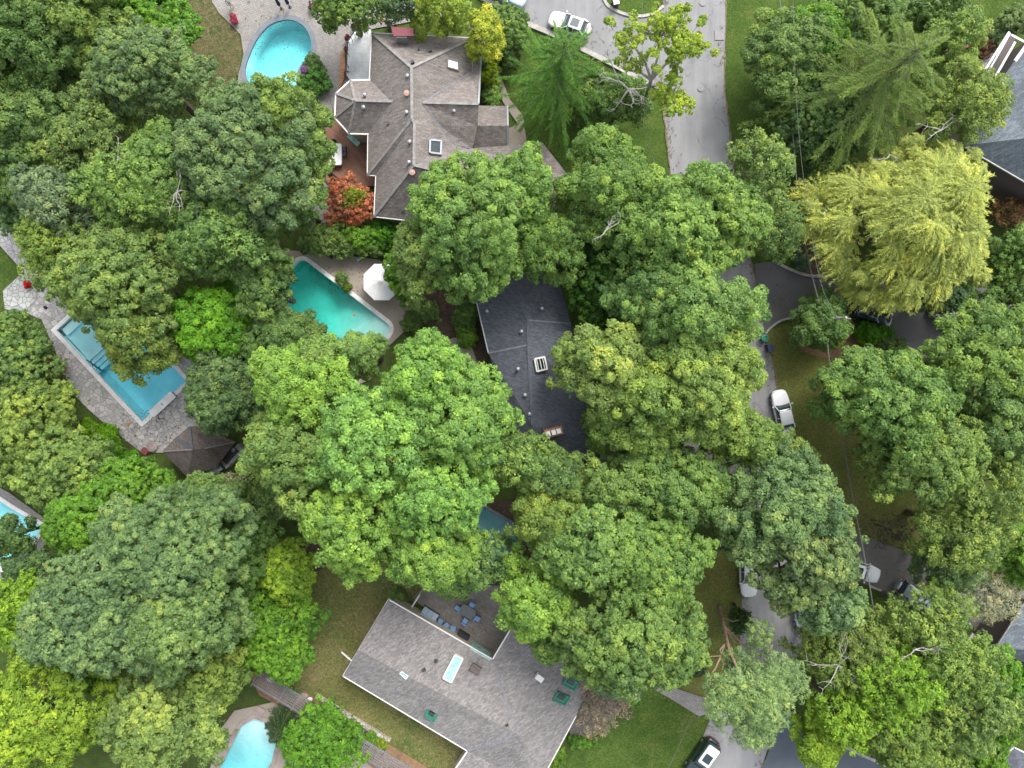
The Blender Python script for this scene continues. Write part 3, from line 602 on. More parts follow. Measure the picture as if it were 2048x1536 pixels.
a, b, c, d = W(782, 53, zz), W(827, 56, zz), W(827, 72, zz), W(787, 72, zz); mb.add([a, b, c, d, a - Vector((0, 0, .1)), b - Vector((0, 0, .1)), c - Vector((0, 0, .1)), d - Vector((0, 0, .1))], [(3, 2, 1, 0), (4, 5, 6, 7), (0, 1, 5, 4), (1, 2, 6, 5), (2, 3, 7, 6), (3, 0, 4, 7)])
mb.build('chimney_cap', M['maroon'], ch)
# balcony with pale membrane
mb = MB(); mb.prism([W(x, y, 0.9) for x, y in [(712, 58), (743, 58), (743, 158), (699, 160), (693, 150), (697, 82)]], 0.3, 0.9); bal = mb.build('balcony', pavers('pale_membrane', (0.56, 0.58, 0.59), (0.62, 0.64, 0.65), (0.53, 0.54, 0.55), 1.5, 0, False, 0.9), h1)
mb = MB(); rp = [W(x, y, 1.8) for x, y in [(741, 57), (712, 57), (696, 82), (692, 150), (699, 160)]]
for i in range(4): mb.beam(rp[i], rp[i + 1], 0.08, 0.08)
for i in range(4):
    for t in (0, .33, .66): pp = rp[i].lerp(rp[i + 1], t); mb.tube([(pp.x, pp.y, .9), (pp.x, pp.y, 1.8)], 0.035, 5)
mb.build('railing', M['metal_dark'], h1)
tag(MB().prism([W(x, y, .35) for x, y in [(681, 104), (689, 99), (691, 150), (680, 176), (678, 172)]], 0.0, 0.35).build('deck_step', M['deck_o'], loc=W(685, 140)), 'narrow orange wooden deck step along the pale balcony', 'deck')
tag(MB().prism([W(x, y, .3) for x, y in [(665, 215), (700, 262), (750, 262), (755, 372), (660, 372), (640, 350), (640, 262), (660, 250)]], 0.0, 0.3).build('deck', M['deck'], loc=W(690, 310)), 'reddish brown wooden deck between the house and the big tree', 'deck')
MB().prism([W(x, y, .32) for x, y in [(648, 352), (664, 360), (700, 359), (700, 366), (658, 367)]], 0.05, 0.36).build('step', M['deck_o'], [o for o in C.objects if o.name == 'deck'][0])

# House 2: dark slate roof in the centre
h2, roof2, V2 = house('house', 'house with dark slate blue roof in the middle between large trees', dict(
    a=(947, 578, 3.6), b=(1108, 527, 3.6), c=(1142, 647, 3.6), d=(1152, 700, 3.6), e=(1250, 800, 3.6), f=(1222, 905, 3.6), g=(1060, 945, 3.6), h=(1020, 830, 3.6), i=(977, 706, 3.6),
    P=(1040, 608, 5.0), Pm=(1055, 640, 5.3), R=(1056, 690, 5.3), S=(1064, 850, 5.3), S2=(1140, 870, 4.6)),
    [('a', 'b', 'P'), ('a', 'P', 'Pm', 'R', 'i'), ('b', 'c', 'Pm', 'P'), ('c', 'd', 'S', 'R', 'Pm'), ('i', 'R', 'S', 'g', 'h'), ('d', 'e', 'S2', 'S'), ('e', 'f', 'S2'), ('f', 'g', 'S', 'S2')],
    ['a', 'b', 'c', 'd', 'e', 'f', 'g', 'h', 'i'], 'shingle_slate', 'wall_dark', caps=[('P', 'Pm'), ('Pm', 'R'), ('R', 'S'), ('a', 'P'), ('b', 'P')], valleys=[('i', 'R'), ('c', 'Pm')], gut=[0, 8], gutm='metal', capm='cap_dark', capw=.2)
for x, y, z in [(1084, 617, 4.8), (1043, 663, 5.2), (1036, 738, 5.1), (1050, 790, 5.2), (974, 623, 4.2), (1059, 828, 5.2)]: vent(roof2, x, y, z, 'dome')
sk = skylight(h2, [(1069, 718), (1089, 714), (1094, 738), (1074, 743)], 5.3, 0.3, 'white', 'glass_dark', 0.16, [5.25, 5.05, 4.95, 5.1])
mb = MB()
for k in range(3):
    a = W(1073 + 6 * k, 718 - k, 5.45); b = W(1078 + 6 * k, 741 - k, 5.35); mb.beam(a, b, 0.07, 0.08)
mb.build('glazing_bar', M['white'], sk)
rz = math.atan2(8, 30); p = W(1107, 864, 6.4); ch = MB().box((p.x, p.y, 5.3), (1.75, 0.8, 2.6), rz).build('chimney', M['brick'], h2)
for k in (-0.55, 0.0, 0.5): MB().box((p.x + k * math.cos(rz), p.y + k * math.sin(rz), 6.75), (0.4, 0.45, 0.35), rz).build('flue', M['white'], ch)

# House 3: long pale shingle roof at the bottom
h3, roof3, V3 = house('house', 'long low house with pale grey shingle roof and skylights at the bottom', dict(
    a=(777, 1199, 3.4), b=(985, 1319, 3.4), c=(1022, 1257, 3.4), d=(1150, 1333, 3.4), e=(1175, 1375, 3.4), f=(1152, 1432, 3.4), g=(1075, 1575, 3.4), h=(885, 1575, 3.4), i=(935, 1502, 3.4), j=(686, 1352, 3.4), k=(716, 1300, 4.9), k2=(1037, 1470, 4.9), l=(1130, 1400, 4.2)),
    [('a', 'b', 'k2', 'k'), ('k', 'k2', 'i', 'j'), ('b', 'c', 'd', 'l', 'k2'), ('l', 'd', 'e', 'f'), ('k2', 'l', 'f', 'g'), ('i', 'k2', 'g', 'h')],
    ['a', 'b', 'c', 'd', 'e', 'f', 'g', 'h', 'i', 'j'], 'shingle_pale', 'wall_beige', valleys=[('b', 'k2'), ('i', 'k2')], gut=[0, 1, 2, 5, 7, 8, 9], capm='cap')
skylight(h3, [(910, 1308), (926, 1316), (903, 1363), (886, 1354)], 4.3, 0.3, 'white', 'glass_aqua', 0.12, [4.0, 4.0, 4.6, 4.6])
skylight(h3, [(800, 1346), (804, 1342), (817, 1351), (812, 1357)], 4.7, 0.2, 'white', 'glass_aqua', 0.06, [4.8, 4.8, 4.75, 4.75])
for q_ in [[(857, 1417), (876, 1427), (868, 1441), (850, 1430)], [(1135, 1352), (1157, 1364), (1148, 1379), (1125, 1367)], [(1116, 1383), (1139, 1393), (1130, 1408), (1105, 1398)]]:
    z0 = 3.75 if q_[0][0] < 900 else 4.1
    f_ = skylight(h3, q_, z0, 0.3, 'green_curb', 'green_curb', 0.12)
    cx = sum(t[0] for t in q_) / 4 + 1; cy = sum(t[1] for t in q_) / 4 - 1
    qq = [(cx + (t[0] - cx) * 0.55, cy + (t[1] - cy) * 0.6 - 1) for t in q_]; P4 = [W(x, y, z0 + .3) for x, y in qq]
    MB().add(P4 + [v - Vector((0, 0, .1)) for v in P4], [(0, 1, 2, 3), (0, 4, 5, 1), (1, 5, 6, 2), (2, 6, 7, 3), (3, 7, 4, 0)]).build('hatch', M['glass_dark'], f_)
p = W(1079, 1353, 4.1); MB().box((p.x, p.y, 4.35), (0.8, 0.55, 0.5), R(-35)).build('roof_unit', M['white'], roof3)
for x, y, z in [(872, 1322, 4.4), (848, 1340, 4.7), (1014, 1450, 4.8)]: vent(roof3, x, y, z, 'dark')
p = W(951, 1338, 4.3); MB().box((p.x, p.y, 4.2), (1.05, 0.75, 0.3), R(-31)).build('patched_curb', M['shingle_brown'], roof3)
MB().beam(W(683, 1304, 2.9), W(705, 1323, 3.3), 0.12, 0.12).build('downspout', M['white'], h3)
# low terrace wall and glazed doors
MB().beam(W(826, 1209, 1.0), W(842, 1184, 1.0), 0.12, 2.0).build('screen', M['white'], h3)
p0, p1 = W(942, 1290, 2.5), W(980, 1312, 2.5); MB().beam(p0, p1, 0.1, 2.0).build('window', M['glass_aqua'], h3)

# House 4: blue-grey roof at the upper right edge
h4, roof4, V4 = house('house', 'large house with blue grey shingle roof at the right edge', dict(
    a=(1926, 291, 5.5), b=(1990, 195, 5.5), c=(2003, 160, 5.5), d=(2070, 60, 5.5), e=(2260, 120, 5.5), f=(2260, 460, 5.5), g=(2120, 404, 5.5), P=(2062, 275, 8.0), Q=(2110, 150, 8.0)),
    [('a', 'b', 'c', 'd', 'Q', 'P'), ('a', 'P', 'f', 'g'), ('P', 'Q', 'e', 'f'), ('d', 'e', 'Q')], ['a', 'b', 'c', 'd', 'e', 'f', 'g'], 'shingle_blue', 'wall_dark', gut=[0, 6], inset=0.35)
subroof(h4, dict(a=(1973, 150, 3.6), b=(1984, 160, 3.6), c=(2030, 78, 3.6), d=(2020, 66, 3.6)), [('a', 'b', 'c', 'd')], ['a', 'b', 'c', 'd'], 'wall_dark', [('a', 'd')], name='porch_roof', gname='fascia', gutm='metal', wall=False)
for (p, q, w) in [((1985, 163, 5.6), (2030, 84, 5.6), 0.2), ((1985, 160, 5.7), (2012, 170, 5.7), 0.16), ((1960, 155, 3.4), (2018, 64, 3.4), 0.2), ((2030, 122, 6.2), (2060, 80, 6.2), 0.3), ((2022, 70, 5.6), (2048, 84, 5.6), .2)]:
    MB().beam(W(*p), W(*q), w, 0.12).build('fascia', M['white'], h4)
tag(MB().prism([W(x, y, .3) for x, y in [(1960, 122), (1976, 104), (2020, 66), (2030, 76), (1984, 150), (1950, 165)]], 0, 0.3).build('side_terrace', M['patio_stone'], loc=W(1985, 115)), 'pale paved side terrace beside the blue grey house', 'terrace')
MB().beam(W(1940, 335, 1.0), W(2050, 398, 1.0), 0.5, 1.0).build('planter_ledge', M['wood_grey'], h4)
# House 5: grey shingle roof at the lower right edge
h5, roof5, V5 = house('house', 'house with speckled grey roof and brick pillars at the lower right edge', dict(
    a=(1991, 1298, 4), b=(2056, 1196, 4), c=(2250, 1250, 4), d=(2200, 1450, 4), e=(2060, 1330, 4), P=(2100, 1300, 6)),
    [('a', 'b', 'P'), ('b', 'c', 'P'), ('c', 'd', 'P'), ('d', 'e', 'P'), ('e', 'a', 'P')], ['a', 'b', 'c', 'd', 'e'], 'shingle_blue', 'wall_dark', gut=[0], inset=0.3, gutm='cap')
MB().beam(W(1972, 1265, .6), W(1996, 1280, .6), .5, 1.2).build('porch_pillar', M['brick'], h5); MB().beam(W(2005, 1228, .6), W(2022, 1238, .6), .5, 1.2).build('porch_pillar', M['brick'], h5)
MB().prism([W(x, y, .4) for x, y in [(1985, 1262), (1998, 1270), (2020, 1232), (2008, 1226)]], 0, .4).build('porch_step', M['wood_grey'], h5)
MB().prism([W(x, y, .2) for x, y in [(1945, 1266), (1958, 1274), (1948, 1284), (1938, 1278)]], 0, .2).build('landing', M['white_cop'], h5)
# House 6: dark roof in the bottom right corner
h6, roof6, V6 = house('house', 'dark roofed house with white edging in the bottom right corner', dict(
    a=(1975, 1545, 4), b=(2028, 1495, 4), c=(2120, 1540, 4), d=(2060, 1700, 4), P=(2050, 1600, 5.5)),
    [('a', 'b', 'P'), ('b', 'c', 'P'), ('c', 'd', 'P'), ('d', 'a', 'P')], ['a', 'b', 'c', 'd'], 'shingle_slate', 'wall_dark', gut=[0, 1])
# Pavilion by the long pool
pv, roofp, Vp = house('pavilion', 'poolside pavilion with steep brown shingle roof', dict(
    a=(325, 903, 2.7), b=(350, 876, 2.7), b2=(357, 871, 2.7), c=(378, 853, 2.7), c2=(401, 853, 2.7), d=(470, 884, 2.7), e=(432, 936, 2.7), f=(374, 954, 2.7), P=(386, 899, 5.0), G=(350, 878, 3.1), P2=(410, 897, 4.8)),
    [('a', 'b', 'P'), ('b', 'b2', 'P'), ('b2', 'c', 'P'), ('c', 'c2', 'P'), ('c2', 'd', 'P2', 'P'), ('d', 'e', 'P2'), ('e', 'f', 'P', 'P2'), ('f', 'a', 'P')],
    ['a', 'b', 'b2', 'c', 'c2', 'd', 'e', 'f'], 'shingle_brown', 'wall_dark', caps=[('P2', 'd'), ('a', 'P')], gut=[], inset=0.9, cat='pavilion', capw=.12, capm='wood_grey')
mb = MB(); mb.beam(W(381, 855, 2.8), W(385, 899, 5.05), 0.16, 0.1); mb.beam(W(353, 877, 2.9), W(385, 899, 5.02), 0.35, 0.06); mb.build('roof_seam', M['cap_dark'], roofp)
# outdoor kitchen beside it
ok = empty('outdoor_kitchen', W(458, 912)); tag(ok, 'stone counter with a black grill beside the brown pavilion roof', 'outdoor kitchen')
mb = MB(); mb.prism([W(x, y, .9) for x, y in [(442, 925), (476, 888), (488, 902), (452, 938)]], 0, .9); mb.build('counter', M['patio_stone'], ok)
p = W(459, 911, 1.1); MB().box((p.x, p.y, 1.1), (1.9, 0.75, 0.45), R(48), 0.85).build('grill', M['metal_dark'], ok)
p = W(466, 900, 1.3); MB().lathe((p.x, p.y, 1.3), [(0.22, 0), (0.22, .08), (.02, .1)], 12).build('lid', M['metal'], ok)
p = W(432, 940, 0.5); tag(MB().box((p.x, p.y, 0.45), (1.6, 0.7, 0.9), R(30)).build('cabinet', M['car_silver'], loc=(p.x, p.y, 0)), 'blue grey metal storage cabinet against the pavilion', 'cabinet')
# slatted pergola along the bottom garden
def pergola(A, B, label, w=1.5):
    a, b = W(*A, 2.5), W(*B, 2.5); c = (a + b) / 2; root = empty('pergola', (c.x, c.y, 0)); tag(root, label, 'pergola', 'weathered grey slatted pergolas')
    d = (b - a).normalized(); s = Vector((-d.y, d.x, 0)); L = (b - a).length
    for k in (0, 1):
        o = s * (w * k); MB().beam(a + o, b + o, 0.12, 0.18).build('beam', M['wood_grey'], root)
    mb = MB(); n = int(L / 0.2)
    for i in range(n + 1):
        p = a + d * (L * i / n) + Vector((0, 0, .12)); mb.beam(p - s * .15, p + s * (w + .15), 0.07, 0.06)
    for k in range(6): p = s * (w * (k + .5) / 6) + Vector((0, 0, .17)); mb.beam(a + p, b + p, 0.06, 0.04)
    tag(mb.build('slat', M['wood_grey'], root), kind='stuff')
    mb = MB()
    for i in range(int(L / 1.6) + 1):
        p = a + d * (1.6 * i) + Vector((0, 0, .2)); mb.beam(p - s * .2, p + s * (w + .2), 0.1, 0.08)
    mb.build('crossbar', M['wood_grey'], root)
    for i in range(int(L / 3.2) + 1):
        p = a + d * min(L, 3.2 * i); MB().tube([(p.x, p.y, 0), (p.x, p.y, 2.45)], 0.08, 6).build('post', M['wood_grey'], root)
pergola((505, 1367), (620, 1438), 'weathered slatted pergola above the small turquoise pool, left of the round bush')
pergola((690, 1492), (830, 1575), 'weathered slatted pergola running off the bottom edge, right of the round bush')
# low garden walls and raised beds
def wall_line(pts, h, w, m, label, name='garden_wall'):
    P = [W(x, y, h / 2) for x, y in pts]; mb = MB()
    for i in range(len(P) - 1): mb.beam(P[i], P[i + 1], w, h)
    c = sum(P, Vector()) / len(P)
    return tag(mb.build(name, M[m], loc=(c.x, c.y, 0)), label, 'wall')
wall_line([(633, 1391), (780, 1481)], 0.45, 0.35, 'stone_path', 'pale low garden wall along the dry lawn above the raised beds')
wall_line([(1140, 1478), (1160, 1497), (1185, 1470)], 0.3, 0.25, 'brick', 'low brick edging in a V shape beside the pale roof')
tag(MB().prism([W(x, y, .25) for x, y in [(715, 1468), (728, 1446), (733, 1450), (718, 1476)]], 0, .25).build('stone_step', M['patio_stone'], loc=W(720, 1460)), 'pale stone step between the second and third raised beds', 'step')
tag(MB().prism([W(x, y, .25) for x, y in [(668, 1432), (675, 1418), (683, 1424), (674, 1440)]], 0, .25).build('stone_step', M['patio_stone'], loc=W(674, 1430)), 'pale stone step next to the orange mulch patch', 'step')
bd = ['raised planting bed nearest the orange mulch in the bottom garden', 'raised planting bed with a lime hosta between the stone steps', 'raised planting bed farthest down the low garden wall']
for k, q_ in enumerate([[(683, 1425), (716, 1446), (700, 1472), (668, 1450)], [(730, 1456), (750, 1468), (738, 1500), (718, 1486)], [(757, 1472), (778, 1482), (768, 1512), (748, 1500)]]):
    rt = empty('raised_bed', W(sum(t[0] for t in q_) / 4, sum(t[1] for t in q_) / 4)); tag(rt, bd[k], 'raised bed', 'raised beds below the lawn')
    Q = [W(x, y, .2) for x, y in q_]; mb = MB()
    for i in range(4): mb.beam(Q[i], Q[(i + 1) % 4], .12, .4)
    mb.build('frame', M['wood_grey'], rt); MB().prism(Q, 0.02, .3).build('soil', M['soil'], rt)
for k, (x, y) in enumerate([(519, 1424), (557, 1446), ]):
    tag(MB().box(W(x, y, .25), (1.05, 0.95, .3), R(-32 if k else 60)).build('stone_slab', M['brown_cop'], loc=W(x, y)), ['brown square stone slab at the top corner of the small pool', 'brown square stone slab at the right side of the small pool'][k], 'slab')

# ------------------------------------------------------------------ garden things
def chair_at(px, py, z, rz, fab, label, group, s=1.0):
    p = W(px, py, z + .45); r = empty('patio_chair', (p.x, p.y, z), rz); tag(r, label, 'chair', group)
    MB().box((0, 0, .43), (.55 * s, .55 * s, .1)).build('seat', M[fab], r, False)
    MB().box((0, -.27 * s, .7), (.55 * s, .08, .5), 0, 1, -.15).build('backrest', M[fab], r, False)
    for a in (-1, 1):
        for b in (-1, 1): MB().tube([(a * .25 * s, b * .25 * s, 0), (a * .24 * s, b * .24 * s, .4)], .025, 5).build('leg', M['metal_dark'], r, False)
        MB().box((a * .29 * s, 0, .62), (.05, .5 * s, .05)).build('armrest', M['metal_dark'], r, False)
    return r
tp = W(935, 1223, .72); tr_ = empty('dining_table', (tp.x, tp.y, 0.12), R(-31)); tag(tr_, 'dark grey oblong dining table on the terrace', 'table')
mb = MB(); mb.prism(rcorner([(-.85, -.55), (.85, -.55), (.85, .55), (-.85, .55)], .35, 4), .68, .73); mb.build('tabletop', M['table_grey'], tr_, False)
for a in (-1, 1):
    for b in (-1, 1): MB().tube([(a * .6, b * .38, 0), (a * .6, b * .38, .68)], .035, 6).build('leg', M['metal_dark'], tr_, False)
chair_at(915, 1216, .12, R(60), 'blue_fab', 'blue patio chair at the left end of the grey dining table', 'blue chairs round the dining table')
chair_at(944, 1209, .12, R(149), 'blue_fab', 'blue patio chair above the grey dining table, nearest the trees', 'blue chairs round the dining table', 1.1)
chair_at(930, 1242, .12, R(-31), 'blue_fab', 'blue patio chair below the grey dining table, nearest the roof', 'blue chairs round the dining table')
chair_at(954, 1237, .12, R(-120), 'blue_fab', 'blue patio chair at the right end of the grey dining table', 'blue chairs round the dining table', 1.1)
chair_at(881, 1243, .12, R(-20), 'blue_fab', 'small blue armchair next to the pale blue sofa by the eave', 'blue armchairs along the eave')
chair_at(892, 1253, .12, R(-50), 'blue_fab', 'middle blue armchair of the three along the eave', 'blue armchairs along the eave', 1.3)
chair_at(905, 1259, .12, R(-10), 'blue_fab', 'blue armchair next to the black covered grill', 'blue armchairs along the eave', 1.3)
p = W(860, 1227, .5); so_ = empty('outdoor_sofa', (p.x, p.y, .12), R(-32)); tag(so_, 'long pale blue outdoor sofa against the pale roof eave', 'sofa')
MB().box((0, 0, .22), (1.85, .8, .3)).build('frame', M['metal_dark'], so_, False)
for k in (-1, 0, 1): MB().box((k * .59, .03, .45), (.56, .68, .18)).build('cushion', M['pale_fab'], so_, False)
MB().box((0, -.36, .65), (1.85, .12, .5)).build('backrest', M['pale_fab'], so_, False)
p = W(926, 1273, .9); g_ = empty('covered_grill', (p.x, p.y, .12), R(-32)); tag(g_, 'black covered grill against the eave beside the blue armchairs', 'grill')
MB().box((0, 0, .45), (1.3, .6, .9)).build('cover', M['metal_dark'], g_, False); MB().box((0, 0, .96), (1.1, .5, .14), 0, .8).build('lid', M['metal_dark'], g_, False)
# white octagonal parasol
p = W(762, 563, 2.6); pr = empty('parasol', (p.x, p.y, .1)); tag(pr, 'large white octagonal parasol beside the teal pool', 'parasol')
mb = MB(); Rr_ = 2.0; rim = [Vector((p.x + Rr_ * math.cos(R(22 + 45 * k)), p.y + Rr_ * math.sin(R(22 + 45 * k)), 2.25)) for k in range(8)]; top = Vector((p.x, p.y, 3.0))
mid = [top.lerp(v, .5) - Vector((0, 0, .07)) for v in rim]
mb.add([top] + mid + rim, [(0, 1 + k, 1 + (k + 1) % 8) for k in range(8)] + [(1 + k, 9 + k, 9 + (k + 1) % 8, 1 + (k + 1) % 8) for k in range(8)])
mb.add([v for v in rim] + [v - Vector((0, 0, .15)) for v in rim], [(k, 8 + k, 8 + (k + 1) % 8, (k + 1) % 8) for k in range(8)]); mb.build('canopy', M['canvas'], pr)
MB().lathe((p.x, p.y, 2.98), [(.28, 0), (.1, .1), (.02, .16)], 8).build('finial', M['canvas'], pr)
MB().tube([(p.x, p.y, .1), (p.x, p.y, 2.95)], .04, 8).build('pole', M['metal'], pr)
MB().lathe((p.x, p.y, .1), [(.4, 0), (.4, .1), (.1, .14)], 12).build('base', M['metal_dark'], pr)
# folded navy parasols at the top edge
for k, (x, y) in enumerate([(564, 19), (581, 16)]):
    p = W(x, y); r = empty('closed_parasol', (p.x, p.y, .1)); tag(r, ['closed navy parasol at the top edge, left one by the kidney pool', 'closed navy parasol at the top edge, nearer the planted pot'][k], 'parasol', 'closed navy parasols')
    MB().lathe((p.x, p.y, .9), [(.16, 0), (.2, .1), (.13, 1.0), (.05, 1.7), (.02, 1.75)], 8).build('folded_canopy', M['navy'], r)
    MB().tube([(p.x, p.y, .1), (p.x, p.y, .95)], .05, 6).build('pole', M['navy'], r); MB().lathe((p.x, p.y, .1), [(.17, 0), (.17, .08), (.05, .1)], 12).build('base', M['metal_dark'], r)
# covered hot tub / white dining table on the deck
p = W(671, 308, 1.1); r = empty('covered_table', (p.x, p.y, .3)); tag(r, 'white covered table with dark chairs tucked in on the wooden deck', 'table')
mb = MB(); P2 = rcorner([(p.x - .75, p.y - 1.12), (p.x + .62, p.y - 1.12), (p.x + .62, p.y + 1.12), (p.x - .75, p.y + 1.12)], .2, 3); mb.prism(P2, .8, 1.05); mb.build('tabletop', M['canvas'], r)
MB().prism([offset(P2, .1)[i] for i in range(len(P2))], .32, .8).build('cover', M['metal'], r)
for k, (dx, dy) in enumerate([(.85, .1), (.85, .65), (-.2, 1.3)]):
    c_ = empty('deck_chair', (p.x + dx, p.y + dy, .3)); tag(c_, ['dark chair tucked under the right side of the white covered table, lower one', 'dark chair tucked under the right side of the white covered table, upper one', 'dark chair at the top end of the white covered table'][k], 'chair', 'dark chairs round the covered table')
    MB().box((0, 0, .42), (.45, .42, .06)).build('seat', M['metal_dark'], c_, False); MB().box((.2 if k < 2 else 0, 0 if k < 2 else .2, .68), (.05 if k < 2 else .42, .42 if k < 2 else .05, .5)).build('backrest', M['metal_dark'], c_, False)
    for a in (-1, 1):
        for b in (-1, 1): MB().tube([(a * .18, b * .18, 0), (a * .18, b * .18, .4)], .02, 5).build('leg', M['metal_dark'], c_, False)
# pale glass screen under the bay eave
p = W(706, 278, 1.6); tag(MB().box((p.x, p.y, 1.35), (1.5, .5, .12), R(-42), 1, .25).build('glass_awning', M['glass_aqua'], loc=(p.x, p.y, .3)), 'small slanted glass awning on the deck below the bay roof', 'awning')
# floats, pots and small items
p = W(708, 629, 0); tag(MB().lathe((p.x, p.y, -.12), [(.1, 0), (.16, .05), (.12, .12), (.01, .14)], 10).build('pool_float', M['umber'], loc=(p.x, p.y, -.12)), 'small orange float on the teal pool', 'float')
def pot(px, py, r, m, flower, label, plant=(0.06, 0.13, 0.02)):
    p = W(px, py, .3); e = empty('flower_pot', (p.x, p.y, .12)); tag(e, label, 'plant pot')
    MB().lathe((p.x, p.y, .12), [(r * .7, 0), (r, .42), (r * 1.08, .45), (r * .95, .46), (r * .9, .38), (.01, .38)], 12).build('pot', M[m], e)
    return e, p

# ------------------------------------------------------------------ foliage
def unit(a): return a / np.maximum(1e-6, np.linalg.norm(a, axis=-1, keepdims=True))
def leaf_obj(name, pos, nor, tan, L, Wd, tone, parent, color):
    """one mesh of leaf triangles"""
    n = len(pos); nor = unit(nor); t = unit(np.cross(nor, np.cross(tan, nor))); b = np.cross(nor, t)
    L = L.reshape(-1, 1); Wd = Wd.reshape(-1, 1)
    v = np.empty((n, 3, 3), np.float32); v[:, 0] = pos + t * L * .6; v[:, 1] = pos - t * L * .4 + b * Wd * .5; v[:, 2] = pos - t * L * .4 - b * Wd * .5
    off = np.array(rootloc(parent), np.float32) if parent is not None else 0; v -= off
    me = bpy.data.meshes.new(name); me.vertices.add(n * 3); me.vertices.foreach_set('co', v.reshape(-1))
    me.loops.add(n * 3); me.loops.foreach_set('vertex_index', np.arange(n * 3, dtype=np.int32)); me.polygons.add(n)
    me.polygons.foreach_set('loop_start', np.arange(0, n * 3, 3, dtype=np.int32))
    at = me.attributes.new('tone', 'FLOAT', 'FACE'); at.data.foreach_set('value', np.clip(tone, 0, 1).astype(np.float32)); me.update(calc_edges=True)
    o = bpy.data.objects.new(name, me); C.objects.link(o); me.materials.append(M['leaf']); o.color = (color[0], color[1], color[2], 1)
    if parent is not None: o.parent = parent
    return o
LEAVES = [0]
STY = dict(  # lobe radius share, tuft radius, leaf length, density, squash, gap, strand
    maple=dict(lobe=.26, tuft=.56, leaf=.21, dens=1.0, sq=.75, jz=1.6, asp=.85),
    dense=dict(lobe=.2, tuft=.46, leaf=.2, dens=1.1, sq=.7, jz=1.0, asp=.8),
    airy=dict(lobe=.2, tuft=.44, leaf=.21, dens=.62, sq=.6, jz=2.0, asp=.7),
    wisp=dict(lobe=.3, tuft=.5, leaf=.34, dens=.75, sq=.8, jz=1.6, asp=.28),
    shrub=dict(lobe=.36, tuft=.28, leaf=.17, dens=1.0, sq=.8, jz=.35, asp=.8),
    bush=dict(lobe=.3, tuft=.36, leaf=.22, dens=1.0, sq=.8, jz=.7, asp=.8))
def crown_lobes(rng, cx, cy, rx, ry, z0, z1, share, jz, gap=0.0):
    """lobes over an uneven half ellipsoid, centre (cx,cy) in metres"""
    rm = (rx + ry) / 2; lr = rm * share; lr = min(max(lr, .3), 2.6); out = []; ph = rng.uniform(0, 6.28, 4); tries = 0; pts = []
    spacing = lr * .88; n = int(2.2 * (rx / spacing) * (ry / spacing) * 6)
    while tries < n:
        tries += 1; a = rng.uniform(0, 6.283); r = math.sqrt(rng.uniform(0, 1))
        lim = .98 + .13 * math.sin(3 * a + ph[0]) + .08 * math.sin(5 * a + ph[1]) + .06 * math.sin(8 * a + ph[2]); r *= lim
        x, y = r * (rx - lr * .45) * math.cos(a), r * (ry - lr * .45) * math.sin(a)
        if any((x - p[0]) ** 2 + (y - p[1]) ** 2 < spacing ** 2 for p in pts): continue
        pts.append((x, y)); 
        if gap and rng.uniform() < gap: continue
        rr = min(1.0, r / lim); h = math.sqrt(max(0, 1 - rr * rr * .96)); zc = z0 + (z1 - z0) * h - lr * .55 + rng.uniform(-jz, jz * .5) * (0.4 + .6 * rr)
        out.append((cx + x, cy + y, max(z0 * .6, zc), lr * rng.uniform(.6, 1.32) * (1 - .25 * rr ** 2)))
    if rm > 2:
        for _ in range(int(rm * 3.2)):
            a = rng.uniform(0, 6.283); lim = .98 + .13 * math.sin(3 * a + ph[0]) + .08 * math.sin(5 * a + ph[1]); q = lim * rng.uniform(.88, 1.07); rr = min(1, rng.uniform(.85, 1))
            out.append((cx + q * (rx - .4) * math.cos(a), cy + q * (ry - .4) * math.sin(a), z0 + (z1 - z0) * rng.uniform(.15, .5), lr * rng.uniform(.28, .5)))
    return np.array(out)
